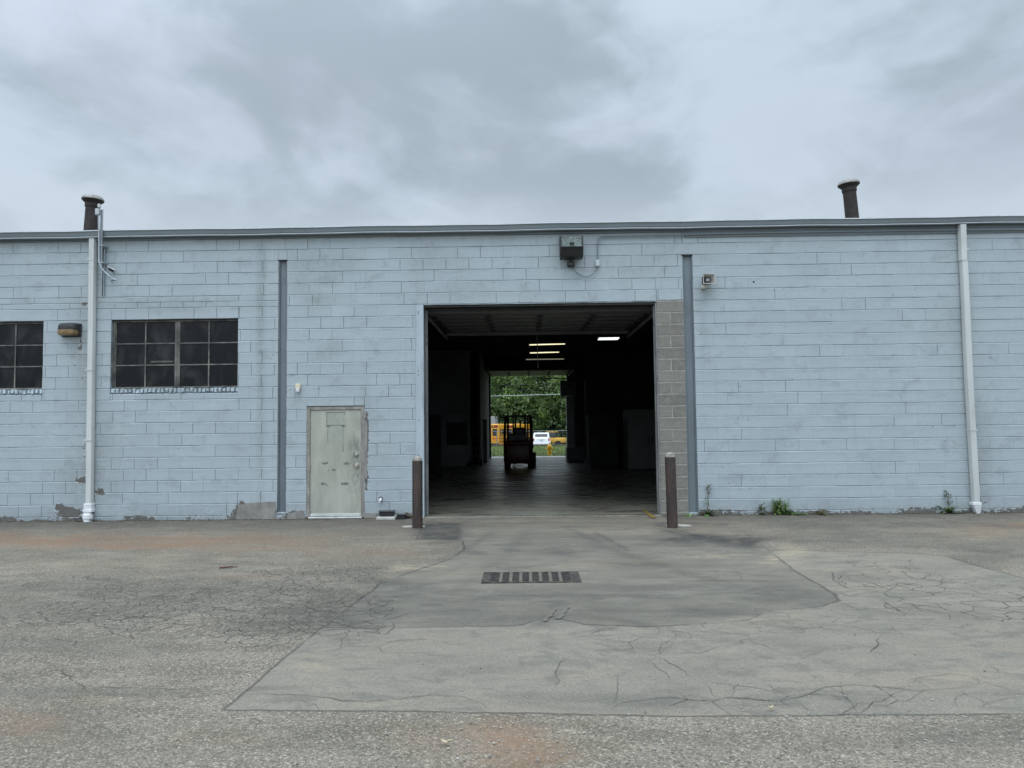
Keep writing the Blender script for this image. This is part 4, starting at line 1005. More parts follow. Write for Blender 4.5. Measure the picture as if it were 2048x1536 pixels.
for py_ in (848, 935, 1025):
    z_ = WZ(620, py_); bm = nb(); cyl(bm, (dX0+fw+.001, -.010, z_-.055), (dX0+fw+.001, -.010, z_+.055), .009, seg=10); bx(bm, dX0+fw-.004, dX0+fw+.006, -.008, .012, z_-.05, z_+.05); obj('hinge', bm, 'door_frame', bld)
bm = nb(); bx(bm, dX0+.04, dX1-.04, -.03, .1, .005, .032, .004); bx(bm, dX0+fw+.006, dX1-fw-.006, -.006, .011, .042, .085, .002); obj('threshold', bm, 'threshold', bld)
# smeared cement beside the frame
bm = nb()
def blob(bm, pts, y0, y1):
    P = [W(*p) for p in pts]; vs = []
    prism(bm, P, y0, y1, 'y')
blob(bm, [(728, 842), (733, 842), (735, 850), (735, 905), (734, 930), (735, 955), (731, 958), (728, 962)], -.012, .02)
obj('cement_smear', bm, 'concrete', bld)
bm = nb()
def cementpatch(pts, y0=-.014):
    # irregular trowelled edge
    Q = []
    for i in range(len(pts)):
        a = pts[i]; b_ = pts[(i+1) % len(pts)]; k = max(1, int(math.hypot(b_[0]-a[0], b_[1]-a[1])/5))
        for j in range(k):
            u = j/k; Q.append((a[0]+(b_[0]-a[0])*u+random.uniform(-1, 1), a[1]+(b_[1]-a[1])*u+random.uniform(-.8, .8)))
    blob(bm, Q, y0, .02)
cementpatch([(478, 1010), (498, 1006), (540, 1003), (552, 1004), (552, 1047), (470, 1047)])
cementpatch([(576, 1028), (590, 1024), (606, 1020), (610, 1030), (610, 1049), (573, 1049)])
cementpatch([(728, 1026), (770, 1028), (772, 1036), (800, 1034), (806, 1043), (812, 1052), (728, 1052)])
obj('cement_patch', bm, 'concrete', bld)

# ------------------------------------------------------------------ downspouts
def downspout(pts, wid, dep, label, foot):
    bm = nb(); rings = []
    for (pxc, pyc, Y) in pts:
        X, Z = W(pxc, pyc, Y)
        rings.append([bm.verts.new((X+a, Y+b_, Z)) for a, b_ in ((-wid/2, 0), (-wid/2+.012, -dep/2), (wid/2-.012, -dep/2), (wid/2, 0), (wid/2, dep/2), (-wid/2, dep/2))])
    for A, B in zip(rings, rings[1:]):
        for k in range(6): bm.faces.new((A[k], A[(k+1) % 6], B[(k+1) % 6], B[k]))
    bm.faces.new(rings[0]); bm.faces.new(rings[-1][::-1])
    d = obj('downspout', bm, 'downspout', bld, label=label)
    return d
dl = downspout([(185.5, 476, -.075), (185, 535, -.075), (184.7, 537, -.073), (182.5, 700, -.07), (180, 900, -.07), (178.6, 1013, -.07)], .112, .085, 'cream downspout on the left with a white pipe boot', None)
bm = nb(); X, Z = W(178, 1016, -.07)
for (h0, h1, r) in ((.0, .055, .078), (.055, .11, .066), (.11, .15, .072)): bx(bm, X-r, X+r, -.07-r*.75, -.07+.058, .16+h0, .16+h1, .006)
obj('downspout_boot', bm, 'white_pvc', dl)
bm = nb(); lathe(bm, [(.062, .16), (.062, .13), (.085, .12), (.085, .05), (.074, .04), (.074, -.02)], (X-.01, -.085, 0), 20); obj('drain_pipe', bm, 'white_pvc', dl, True)
dr_ = downspout([(1924, 447, -.08), (1926, 520, -.08), (1927.5, 524, -.072), (1931, 600, -.075), (1938, 760, -.085), (1943, 850, -.07), (1949, 950, -.07), (1952, 1005, -.075)], .118, .09, 'cream dented downspout on the right with crumpled foot', None)
bm = nb(); X, Z = W(1952, 1006, -.075)
for i, (dx, w_, h) in enumerate(((0, .080, .06), (.012, .066, .04), (.02, .056, .035), (.026, .048, .035), (.03, .040, .05))):
    zt = Z+.02-sum((.06, .04, .035, .035, .05)[:i])*1.0
    bx(bm, X+dx-w_, X+dx+w_*.8, -.13+i*.008, -.02, zt-h, zt-.004, .006)
obj('downspout_foot', bm, 'white_pvc', dr_)
for d, py_s in ((dl, (520, 740, 880)), (dr_, (500, 860))):
    bm = nb()
    for py_ in py_s:
        pxx = (184-(py_-536)*.0125) if d is dl else 1925+(py_-450)*.045
        X, Z = W(pxx, py_, -.06); bx(bm, X-.0635, X+.0635, -.122, -.012, Z-.012, Z+.012)
    obj('pipe_strap', bm, 'downspout', d)

# conduit mast beside left downspout
t = thing('service_mast', 'grey conduit mast on a steel channel bracket crossing the eave beside the left downspout', 'conduit')
bm = nb(); xa, za = W(204, 419, -.18); xb, zb_ = W(206, 528, -.18)
for s in (-.014, .014): bx(bm, xa+s-.003, xa+s+.003, -.20, -.165, zb_, za)
bx(bm, xa-.011, xa+.011, -.169, -.165, zb_, za); obj('strut', bm, 'conduit', t)
bm = nb(); xa, za = W(208, 491, -.03); _, zb_ = W(208, 591, -.03)
for s in (-.018, .018): bx(bm, xa+s-.004, xa+s+.004, -.05, -.006, zb_, za)
bx(bm, xa-.0135, xa+.0135, -.010, -.006, zb_, za); obj('wall_channel', bm, 'conduit', t)
bm = nb()
for py_ in (493, 527): X, Z = W(206, py_, -.1); bx(bm, X-.03, X+.05, -.20, -.03, Z-.01, Z+.01)
obj('bracket', bm, 'conduit', t)
P = []
for p in [(197, 430), (197.6, 470), (197.8, 505), (198, 522), (201, 533), (209, 543), (217, 551), (226, 557), (233, 560)]:
    X, Z = W(*p, -.19); P.append((X, -.19, Z))
bm = nb(); tube(bm, P, .0125, 8); obj('conduit', bm, 'conduit', t, True)
bm = nb(); X, Z = W(196, 424, -.19); bx(bm, X-.035, X+.035, -.225, -.16, Z-.055, Z+.055, .005); obj('junction_box', bm, 'box_grey', t)
bm = nb(); X, Z = W(198, 412, -.19); bx(bm, X-.02, X+.03, -.21, -.17, Z-.03, Z+.035, .008); obj('weather_head', bm, 'box_grey', t)
bm = nb(); X, Z = W(221, 560, -.1); tube(bm, [(P[-1][0], P[-1][1], P[-1][2]), (X, -.08, Z-.01), (X-.02, -.004, Z-.02)], .006, 6); obj('wire', bm, 'cord', t)
settle(t, (WX(208, 591, -.03), -.006, WZ(208, 591, -.03)))
t = thing('sensor_plate', 'small square open-framed plate tilted out from the wall right of the conduit mast', 'bracket')
X, Z = W(223, 540, -.08); mt = Matrix.Translation((X, -.08, Z)) @ Matrix.Rotation(R(28), 4, 'Y') @ Matrix.Rotation(R(50), 4, 'X')
bm = nb()
for (a, b_, c, d) in ((-.075, .075, .035, .05), (-.075, .075, -.05, -.035), (-.075, -.055, -.035, .035), (.055, .075, -.035, .035)): bx(bm, a, b_, -.008, .008, c, d, mt=mt)
obj('frame', bm, 'box_grey', t)
bm = nb(); bx(bm, -.054, .054, -.002, .004, -.034, .034, mt=mt); obj('screen', bm, 'black_metal', t)
bm = nb(); cyl(bm, (X+.02, -.08, Z-.02), (X-.01, -.006, Z-.03), .009, seg=8); obj('arm', bm, 'black_metal', t)
settle(t, (X, -.006, Z))
# cord loop at the foot
t_ = None
bm = nb(); X, Y_ = G(158, 1043, .02); pts = [(X+.07*math.cos(a)*1.2-.02, -.16+.03*math.cos(a*1.0), .035+.030*math.sin(a)) for a in np.linspace(0, 2*math.pi, 22)]
tube(bm, pts+[(X+.12, -.13, .03), (X+.2, -.1, .02)], .007, 6)
tag(obj('cord_loop', bm, 'cord', smooth=True), 'small loop of black cord lying at the foot of the left downspout', 'cord')

# wall pack lamp
t = thing('wall_lamp', 'bronze wall pack lamp with amber lens between left window and left downspout', 'wall lamp')
x0, z1 = W(123, 647); x1, z0 = W(164, 674)
bm = nb(); cx_ = (x0+x1)/2; w_ = (x1-x0)/2-.01; zc = (z0+z1)/2; hh = (z1-z0)/2
def lampshell(bm, zz0, zz1, scale=1.0):
    pr = []
    sec = [(-.0, 1.0), (-.06, 1.0), (-.12, .93), (-.16, .78), (-.175, .55)]
    rings = []
    for (yy, s) in sec:
        r_ = []
        for a in np.linspace(0, 2*math.pi, 24, endpoint=False):
            ca, sa = math.cos(a), math.sin(a)
            ex = abs(ca)**.45*(1 if ca > 0 else -1); ez = abs(sa)**.45*(1 if sa > 0 else -1)
            r_.append(bm.verts.new((cx_+ex*w_*(1 if yy > -.1 else s+.06)*scale, yy*scale, zc+max(zz0, min(zz1, ez*hh*s*scale)))))
        rings.append(r_)
    for A, B in zip(rings, rings[1:]):
        for k in range(24): bm.faces.new((A[k], A[(k+1) % 24], B[(k+1) % 24], B[k]))
    bm.faces.new(rings[0]); bm.faces.new(rings[-1][::-1])
lampshell(bm, -.002, hh); bx(bm, x0+.03, x1-.0, -.05, .0, z0-.0, z1-.01, .01); obj('housing', bm, 'black_metal', t, True)
bm = nb(); lampshell(bm, -hh*.85, -.004, .97); bmesh.ops.translate(bm, vec=(-.012, -.003, 0), verts=bm.verts[:]); obj('lens', bm, 'amber_glass', t, True)
settle(t, (cx_, -.004, zc))

# cream sensor lamp between left column and door
t = thing('motion_sensor', 'small cream sensor box on the wall above left of the sage door', 'sensor')
X, Z = W(597, 773); bm = nb(); bx(bm, X-.045, X+.045, -.05, -.003, Z-.045, Z+.045, .008); obj('box', bm, 'cream', t)
bm = nb(); lathe(bm, [(0, -.075), (.028, -.07), (.036, -.05), (.034, -.0)], (X, -.045, Z-.03), 16); obj('lens', bm, 'white_pvc', t, True); settle(t, (X, -.003, Z))
# pipe stub
t = thing('pipe_stub', 'short white pipe stub poking from the wall right of the sage door', 'pipe')
X, Z = W(762, 998); bm = nb(); cyl(bm, (X, -.002, Z), (X-.01, -.13, Z-.035), .023, seg=16, caps=False); cyl(bm, (X-.01, -.125, Z-.034), (X-.01, -.13, Z-.035), .018, seg=16); obj('pipe', bm, 'white_pvc', t, True)
bm = nb(); cyl(bm, (X, -.0095, Z+.006), (X, -.004, Z+.006), .036, seg=16); obj('hole', bm, 'black_metal', t); settle(t, (X, 0, Z))

# flood light
t = thing('floodlight', 'large black box floodlight mounted above the doorway just under the gutter', 'floodlight')
x0, z1 = W(1119, 470, -.2); x1, z0 = W(1166, 517, -.2)
pts = [(-.02, z1-.04), (-.14, z1-.0), (-.30, z1-.03), (-.34, z0+.17), (-.28, z0+.02), (-.10, z0)]
bm = nb(); prism(bm, [(y_, z_) for y_, z_ in pts], x0, x1, 'x'); obj('housing', bm, 'black_metal', t, bevel=.012)
bm = nb(); xi0, xi1 = x0+.03, x1-.03
a = (-.307, z1-.055); b2 = (-.342, z0+.18)
def face_quad(bm, off, inset=0):
    n = Vector((0, -1, -.16)).normalized()*off
    vs = [bm.verts.new(Vector(p)+n) for p in ((xi0, a[0], a[1]), (xi1, a[0], a[1]), (xi1, b2[0], b2[1]), (xi0, b2[0], b2[1]))]
    bm.faces.new(vs)
face_quad(bm, .014); face_quad(bm, .002); bmesh.ops.bridge_loops(bm, edges=bm.edges[:]); obj('lens', bm, 'flood_glass', t)
bm = nb()
for xx in (xi0-.012, xi1): 
    prism(bm, [(a[0]+.01, a[1]+.012), (a[0]-.022, a[1]+.006), (b2[0]-.022, b2[1]-.012), (b2[0]+.01, b2[1]-.012)], xx, xx+.012, 'x')
prism(bm, [(b2[0]+.01, b2[1]-.014), (b2[0]-.022, b2[1]-.014), (b2[0]-.022, b2[1]), (b2[0]+.01, b2[1])], xi0, xi1, 'x'); obj('lens_frame', bm, 'black_metal', t)
bm = nb(); lathe(bm, [(.0, -.02), (.045, -.015), (.02, .0), (.018, .05), (0, .055)], ((x0+x1)/2, -.372, (z0+z1)/2+.03), 16, Matrix.Rotation(R(-10), 4, 'X')); obj('bulb', bm, 'flood_glass', t, True)
xc = (x0+x1)/2; bm = nb(); bx(bm, xc-.065, xc+.065, -.13, -.004, z0-.11, z0-.03, .01); cyl(bm, (xc, -.12, z0-.03), (xc, -.12, z0+.03), .03, seg=12); obj('mounting_bracket', bm, 'black_metal', t)
P = []
for p in [(1143, 524), (1144.5, 533), (1149, 541.5), (1156, 548), (1164, 552.5), (1172, 554), (1180, 552), (1186.5, 547), (1192, 540), (1194.5, 535), (1195, 530)]: X, Z = W(*p, -.05); P.append((X, -.06, Z))
bm = nb(); tube(bm, P, .008, 6); obj('cable', bm, 'steel_col', t, True); settle(t, (xc, -.004, z0-.07))
# conduit run
t = thing('wall_conduit', 'thin conduit running under the gutter from a small box by the floodlight to the right', 'conduit')
P = []
for p in [(1195, 520), (1195, 500), (1195, 484), (1196.5, 477), (1200, 473.5), (1207, 472.6), (1240, 472), (1368, 469.5), (1480, 467), (1700, 463.3), (1900, 460.5), (2048, 459.5), (2250, 457)]: X, Z = W(*p, -.045); P.append((X, -.055, Z))
bm = nb(); tube(bm, P, .0115, 8); obj('conduit', bm, 'gutter', t, True)
bm = nb(); X, Z = W(1195, 526, -.04); bx(bm, X-.035, X+.035, -.07, -.005, Z-.06, Z+.055, .006); obj('junction_box', bm, 'box_grey', t); settle(t, (X, -.005, Z))
# horn speaker
t = thing('horn_speaker', 'grey rectangular horn loudspeaker on the wall right of the right steel column', 'loudspeaker')
x0, z1 = W(1405, 548, -.22); x1, z0 = W(1430, 568, -.22); cx_, cz = (x0+x1)/2, (z0+z1)/2
def fr(bm, hw, hh_, y): return [bm.verts.new((cx_+a*hw, y, cz+b_*hh_)) for a, b_ in ((-1, -1), (1, -1), (1, 1), (-1, 1))]
bm = nb(); w_, h_ = (x1-x0)/2, (z1-z0)/2
R_ = [fr(bm, w_*.35, h_*.35, -.06), fr(bm, w_*.6, h_*.6, -.12), fr(bm, w_, h_, -.25), fr(bm, w_*.93, h_*.9, -.25), fr(bm, w_*.55, h_*.55, -.13), fr(bm, w_*.42, h_*.42, -.09)]
for A, B in zip(R_, R_[1:]):
    for k in range(4): bm.faces.new((A[k], A[(k+1) % 4], B[(k+1) % 4], B[k]))
bm.faces.new(R_[0]); obj('horn', bm, 'horn', t)
bm = nb(); bx(bm, cx_-w_*.8, cx_+w_*.8, -.085, -.0835, cz-h_*.8, cz+h_*.8); bx(bm, cx_-w_*.42, cx_+w_*.42, -.14, -.09, cz-h_*.42, cz+h_*.42, .006); obj('throat', bm, 'black_plastic', t)
bm = nb(); bx(bm, cx_-w_*.3, cx_+w_*.3, -.15, -.1405, cz-h_*.3, cz+h_*.3, .003); obj('driver_plug', bm, 'box_grey', t)
bm = nb(); bx(bm, cx_-w_*.9, cx_-w_*.1, -.1, -.004, cz-h_*1.6, cz-h_*.9, .006); cyl(bm, (cx_-w_*.3, -.07, cz-h_), (cx_-w_*.3, -.07, cz-h_*.3), .015, seg=8); obj('bracket', bm, 'horn', t); settle(t, (cx_, -.004, cz))
# anchor holes
bm = nb()
for (a, b_, r) in ((1507, 564, .018), (1502, 560, .006), (1512, 560, .006), (1502, 569, .005), (1512, 569, .005)):
    X, Z = W(a, b_); cyl(bm, (X, -.0086, Z), (X, -.002, Z), r, seg=10)
obj('anchor_hole', bm, 'black_metal', bld)

# ------------------------------------------------------------------ bollards
def bollard(px_, pyb, pyt, wpx, lean):
    X, Y = G(px_, pyb); sc_ = F/(Y+DIST); r = wpx/2/sc_; h = (pyb-pyt)/sc_*1.0
    return X, Y, r, h
X1, Y1, r1, h1 = bollard(1345, 1055, 907, 21, 0)
t = thing('bollard', 'brown steel bollard with domed concrete cap at the right of the doorway', 'bollard', 'bollards guarding the doorway')
bm = nb(); hh = h1-.075; lathe(bm, [(r1, -.05), (r1, hh), (r1*.93, hh+.004)], (0, 0, 0), 28); obj('post', bm, 'bollard', t, True)
bm = nb(); lathe(bm, [(r1*.9, hh-.01), (r1*.9, hh+.02), (r1*.8, hh+.05), (r1*.5, hh+.072), (0, hh+.08)], (0, 0, 0), 24)
for v in bm.verts: v.co += Vector((mnoise.noise(v.co*25), mnoise.noise(v.co*25+Vector((5, 0, 0))), mnoise.noise(v.co*22)))*.006
obj('cap', bm, 'bollard_cap', t, True); t.location = (X1, Y1, 0); t.rotation_euler = (0, R(-.6), 0)
X2, Y2, r2, h2 = bollard(835, 1056, 914, 18.6, 0)
t2 = copy_tree(t, 'brown steel bollard with domed concrete cap at the left of the doorway'); t2.location = (X2, Y2, 0); t2.rotation_euler = (0, R(.25), R(70)); t2.scale = (1, 1, (h2/h1))
def footing(name, px_, py_, w_, d_, label):
    X, Y = G(px_, py_); bm = nb(); rs = random.Random(3)
    pts = [(X+w_*math.cos(a)*rs.uniform(.8, 1.1), Y+d_*math.sin(a)*rs.uniform(.8, 1.1)) for a in np.linspace(0, 2*math.pi, 14, endpoint=False)]
    prism(bm, pts, -.03, .014, 'z'); return tag(obj(name, bm, 'concrete_pale'), label, 'footing', 'broken concrete footings')
footing('concrete_footing', 1358, 1052, .20, .09, 'thin pale concrete footing round the right bollard')
footing('concrete_footing', 828, 1054, .19, .10, 'thin pale concrete footing round the left bollard')
# black bait stations and paver
t = thing('bait_box', 'larger black plastic bait box standing on a pale paver against the wall', 'box')
X, Y = G(775, 1050); px2 = F/(Y+DIST)
Yb = -.16
def trapbox(X, Y, w_, d_, z0, h, label, t):
    bm = nb(); A = [(-w_, -d_), (w_, -d_), (w_, d_), (-w_, d_)]
    lo = [bm.verts.new((X+a*.92, Y+b_*.92, z0)) for a, b_ in A]; hi = [bm.verts.new((X+a, Y+b_, z0+h)) for a, b_ in A]
    bm.faces.new(lo[::-1]); bm.faces.new(hi)
    for k in range(4): bm.faces.new((lo[k], lo[(k+1) % 4], hi[(k+1) % 4], hi[k]))
    bmesh.ops.bevel(bm, geom=bm.edges[:], offset=.012, segments=2, affect='EDGES'); obj('body', bm, 'black_plastic', t)
    bm = nb(); bx(bm, X-w_*1.06, X+w_*1.06, Y-d_*1.06, Y+d_*1.06, z0+h+.001, z0+h+.018, .007); obj('lid', bm, 'black_plastic', t)
xb = WX(774, 1045, -.14)
trapbox(xb, -.14, .13, .075, .052, .075, '', t); settle(t, (xb, -.14, .052))
bm = nb(); bx(bm, xb-.16, xb+.16, -.28, -.03, .0, .05, .008); tag(obj('paver', bm, 'concrete_pale'), 'pale rectangular paver under the larger black bait box', 'paver')
t = thing('bait_box', 'smaller black plastic bait box on the asphalt beside the paver', 'box'); xb = WX(803, 1052, -.17)
trapbox(xb, -.17, .075, .055, .002, .07, '', t); settle(t, (xb, -.17, .002))
t = thing('rubble_lump', 'dark lump of rubble behind the smaller bait box by the wall', 'rubble'); bm = nb()
bmesh.ops.create_icosphere(bm, subdivisions=3, radius=.06)
for v in bm.verts: v.co = Vector((v.co.x*1.2, v.co.y*.8, v.co.z*.7))*(1+.5*mnoise.noise(v.co*18))
bmesh.ops.translate(bm, vec=(WX(815, 1042, -.07), -.07, .06), verts=bm.verts[:]); obj('stone', bm, 'debris', t); settle(t, (WX(815, 1042, -.07), -.07, .0))

# ------------------------------------------------------------------ drain grate
gx0, gy0 = G(962, 1168); gx1, gy1 = G(1180, 1144); gx1 = G(1164, 1168)[0]
t = thing('drain_grate', 'long rectangular iron drain grate set in the asphalt before the doorway', 'drain')
bm = nb(); yA, yB = gy0, G(1070, 1146)[1]; e = .03; zt = .014
xA, xB = gx0+.0, gx1-.0
bx(bm, xA, xB, yA, yA+e, -.02, zt); bx(bm, xA, xB, yB-e, yB, -.02, zt); bx(bm, xA, xA+.09, yA+e, yB-e, -.02, zt); bx(bm, xB-.10, xB, yA+e, yB-e, -.02, zt)
obj('frame', bm, 'rusty', t) if 'rusty' in M_ else obj('frame', bm, 'tile_dark', t)
bm = nb(); n = 8; span = (xB-.10)-(xA+.09)
for i in range(1, n): xx = xA+.09+span*i/n; bx(bm, xx-.016, xx+.016, yA+e, yB-e, -.02, zt+.001)
M_['grate_rib'] = mat('sandy_rib', (.22, .19, .15), .85, var=.4, scale=14, c2=(.10, .09, .07))
obj('cross_bar', bm, 'grate_rib', t)
bm = nb(); m_ = 9
for j in range(m_):
    yy = yA+e+(yB-yA-2*e)*(j+.5)/m_; bx(bm, xA+.09, xB-.10, yy-.010, yy+.010, -.015, zt-.003)
obj('slat', bm, 'tile_dark', t)
bm = nb(); bx(bm, xA+.05, xB-.05, yA+.01, yB-.01, .0075, .0095); obj('sump', bm, 'cord', t)
settle(t, ((xA+xB)/2, (yA+yB)/2, 0))
# scrape marks
bm = nb()
for (a, b_, c, d) in ((1112, 1219, 1088, 1245), (1136, 1217, 1116, 1240)):
    A = Vector((*G(a, b_), .011)); B = Vector((*G(c, d), .011)); dd = (B-A).normalized(); nn = Vector((-dd.y, dd.x, 0)); k = 9
    L = []; Rr = []
    for i in range(k+1):
        p = A.lerp(B, i/k)+nn*random.uniform(-.01, .01); w_ = .018+random.uniform(-.008, .01)
        L.append(bm.verts.new(p+nn*w_)); Rr.append(bm.verts.new(p-nn*w_))
    for i in range(k): bm.faces.new((L[i], L[i+1], Rr[i+1], Rr[i]))
M_['scrape'] = mat('scraped_asphalt', (.22, .21, .18), .9, var=.4, scale=20, c2=(.12, .11, .09))
struct(obj('ground_scrapes', bm, 'scrape'))

# ------------------------------------------------------------------ weeds
def leafblade(bm, base, az, el, L, w_, curl=.6, lobes=0):
    n = 5; prev = None; d = Vector((math.cos(az), math.sin(az), 0)); s = Vector((-d.y, d.x, 0)); p = Vector(base); e = el
    for i in range(n+1):
        u = i/n; ww = w_*math.sin(math.pi*min(1, .12+u*.88))*(1 if not lobes else (.45+.9*(i % 2)))
        a = bm.verts.new(p+s*ww); b_ = bm.verts.new(p-s*ww)
        if prev: bm.faces.new((prev[0], a, b_, prev[1]))
        prev = (a, b_); p = p+(d*math.cos(e)+Vector((0, 0, 1))*math.sin(e))*L/n; e -= curl/n*1.5
def weed(px_, py_, h, label, cat='weed', kind='tall', mt_='weed', scale=1, seed=1):
    X = WX(px_, py_, -.07); Y = -.07; rs = random.Random(seed)
    t = thing('weed', label, cat, 'weeds along the foot of the wall')
    lv = nb(); st = nb()
    if kind == 'tall':
        P = [(0, 0, 0)]
        for i in range(1, 9): P.append((rs.uniform(-.012, .012), rs.uniform(-.01, .01), h*i/8))
        tube(st, P, [.008-.005*i/8 for i in range(9)], 5)
        for i in range(26): leafblade(lv, (0, 0, .01), rs.uniform(0, 6.28), rs.uniform(.15, 1.1), rs.uniform(.14, .28)*scale, .026, .9, 1)
        for i in range(14):
            u = rs.uniform(.35, 1); z_ = h*u; az = rs.uniform(0, 6.28); L = rs.uniform(.03, .075)*(1.2-u*.4)
            e_ = (math.cos(az)*L, math.sin(az)*L, z_+L*.7); tube(st, [(0, 0, z_), e_], .0022, 4)
            for k in range(4): leafblade(lv, e_, rs.uniform(0, 6.28), rs.uniform(0, 1.2), .034, .010, .4)
    elif kind == 'bushy':
        for i in range(int(15*scale)):
            bx_ = rs.gauss(0, .05*scale); az = rs.uniform(0, 6.28); hh_ = h*rs.uniform(.5, 1); lean = rs.uniform(0, .12)
            top = (bx_+math.cos(az)*lean, math.sin(az)*lean*.6-.02, hh_); tube(st, [(bx_, 0, 0), ((bx_+top[0])/2+.01, top[1]*.4, hh_*.55), top], .0028, 4)
            for k in range(18):
                u = k/17; p = (bx_+(top[0]-bx_)*u, top[1]*u, hh_*(.15+.85*u)); leafblade(lv, p, rs.uniform(0, 6.28), rs.uniform(-.1, .9), rs.uniform(.035, .085), .012, .7, 1)
    else:
        for i in range(int(46*scale)):
            leafblade(lv, (rs.gauss(0, .065*scale), rs.uniform(-.06, .03), .005), rs.uniform(0, 6.28), rs.uniform(.2, 1.35), rs.uniform(.5, 1.15)*h, .015, .9, 1)
        tube(st, [(0, 0, 0), (.004, 0, h*.6)], .003, 5)
    obj('leaves', lv, mt_, t); obj('stem', st, 'weed_stem', t)
    t.location = (X, Y, 0.0); return t
weed(1417, 1040, .50, 'tall thin weed with a bare seed stalk right of the right steel column', seed=2)
weed(1560, 1035, .30, 'bright green feathery weed, the bushiest one along the wall', kind='bushy', mt_='weed_bright', seed=3, scale=1.55)
weed(1580, 1035, .13, 'low dark green spreading weed touching the bright feathery one', kind='low', seed=4, scale=1.3)
weed(1640, 1035, .19, 'small reddish drying weed between the feathery weed and the right downspout', kind='low', mt_='weed_dry', seed=5, scale=.6)
weed(1899, 1035, .36, 'leafy green weed with a short stalk left of the right downspout', seed=6, scale=1.25)
weed(1524, 1038, .17, 'thin dark stalk weed left of the bright feathery one', seed=7, scale=.3)
weed(1378, 1045, .09, 'tiny green sprout at the foot of the right steel column', kind='low', seed=8, scale=.3, mt_='weed_bright')
weed(1606, 1036, .08, 'low weed tuft right of the spreading weed', kind='low', seed=9, scale=.5)
# litter line at the wall foot
bm = nb(); rs = random.Random(4)
def chip(bm, X, Y, s, rs, z=0):
    g = bmesh.ops.create_icosphere(bm, subdivisions=1, radius=s)['verts']
    a, b_, c = rs.uniform(.6, 1.4), rs.uniform(.5, 1.2), rs.uniform(.25, .6)
    for v in g: v.co = Vector((v.co.x*a, v.co.y*b_, v.co.z*c))*rs.uniform(.8, 1.2)+Vector((X, Y, z+s*.2))
for i in range(4200):
    X = rs.uniform(-9.8, 10)
    if opX0-.1 < X < opX1+.02: continue
    dens_ = .35+.65*(mnoise.noise(Vector((X*.9, 0, 0)))*.5+.5)
    if X > cRx1: dens_ += .2
    if rs.random() > dens_: continue
    chip(bm, X, -.010-abs(rs.gauss(0, .05)), rs.uniform(.004, .017), rs)
struct(obj('leaf_litter', bm, 'debris'), 'stuff')
# loose stones over the coarse yard
M_['stones'] = mat('loose_stones', (.20, .195, .18), .9, var=.45, scale=9, c2=(.42, .41, .38))
bm = nb()
for i in range(2600):
    u, v = rs.uniform(-100, 2150), rs.uniform(1060, 1536)
    X, Y = G(u, v); sA_ = polysdf(np.array([X]), np.array([Y]), PA)[0]; sB_ = polysdf(np.array([X]), np.array([Y]), PB)[0]
    if sA_ > 0 and rs.random() < .93: continue
    if sB_ > 0 and rs.random() < .85: continue
    chip(bm, X, Y, rs.uniform(.0025, .0075), rs, .003)
struct(obj('loose_stones', bm, 'stones'), 'stuff')
# named bits of debris
def bit(name, px_, py_, s, m, label, cat):
    X, Y = G(px_, py_); bm = nb(); n = 9; rs = random.Random(int(px_))
    vs = [bm.verts.new((X+math.cos(a)*s*rs.uniform(.6, 1.1), Y+math.sin(a)*s*.6*rs.uniform(.6, 1.1), .014+.014*abs(math.cos(a)))) for a in np.linspace(0, 2*math.pi, n, endpoint=False)]
    c = bm.verts.new((X, Y, .010))
    for k in range(n): bm.faces.new((vs[k], vs[(k+1) % n], c))
    r = bmesh.ops.extrude_face_region(bm, geom=bm.faces[:]); bmesh.ops.translate(bm, vec=(0, 0, .002), verts=[e for e in r['geom'] if isinstance(e, bmesh.types.BMVert)])
    return tag(obj(name, bm, m), label, cat)
bit('dry_leaf', 891, 1491, .028, 'dry_leaf', 'single curled tan leaf on the rusty foreground asphalt', 'leaf')
bit('dry_leaf', 1541, 1421, .022, 'dry_leaf', 'pale yellowish leaf lying at the seam of the asphalt patch on the right', 'leaf')
bm = nb(); X, Y = G(452, 1136.5); mt = Matrix.Translation((X, Y, .012)) @ Matrix.Rotation(R(25), 4, 'Z'); bx(bm, -.07, .07, -.011, .011, -.006, .006, mt=mt); bx(bm, .05, .12, .0, .012, -.008, -.001, mt=mt)
tag(obj('red_strip', bm, 'red_bit'), 'thin dark red strip of debris on the left asphalt', 'debris')

# ------------------------------------------------------------------ forklift (rear towards viewer)
fk = thing('forklift', 'dark red forklift seen from behind inside the passage', 'forklift')
fb = nb(); bx(fb, -.56, .56, 0, .55, .20, 1.12, .10, 3); bx(fb, -.50, .50, -.06, .3, .30, .98, .08, 3); obj('counterweight', fb, 'forklift_red', fk, True)
fb = nb(); bx(fb, -.52, .52, .5, 1.75, .32, .78, .05, 2); bx(fb, -.40, .40, .45, 1.0, .78, 1.12, .06, 2); obj('body', fb, 'forklift_red', fk, True)
fb = nb()
for k in range(4): bx(fb, -.34, .34, -.064, -.058, .50+k*.07, .53+k*.07)
obj('grille', fb, 'black_metal', fk)
fb = nb(); bx(fb, -.26, .26, .62, 1.05, 1.12, 1.24, .05, 2); s = obj('seat', fb, 'black_plastic', fk, True)
fb = nb(); bx(fb, -.25, .25, .55, .68, 1.2, 1.62, .05, 2); obj('backrest', fb, 'black_plastic', s, True)
fb = nb(); cyl(fb, (-.34, .22, 1.24), (.34, .22, 1.24), .155, seg=20); fkt = obj('gas_tank', fb, 'int_wall', fk, True)
fb = nb(); cyl(fb, (.34, .22, 1.24), (.40, .22, 1.24), .03, seg=10); obj('valve', fb, 'chrome', fkt)
fb = nb()
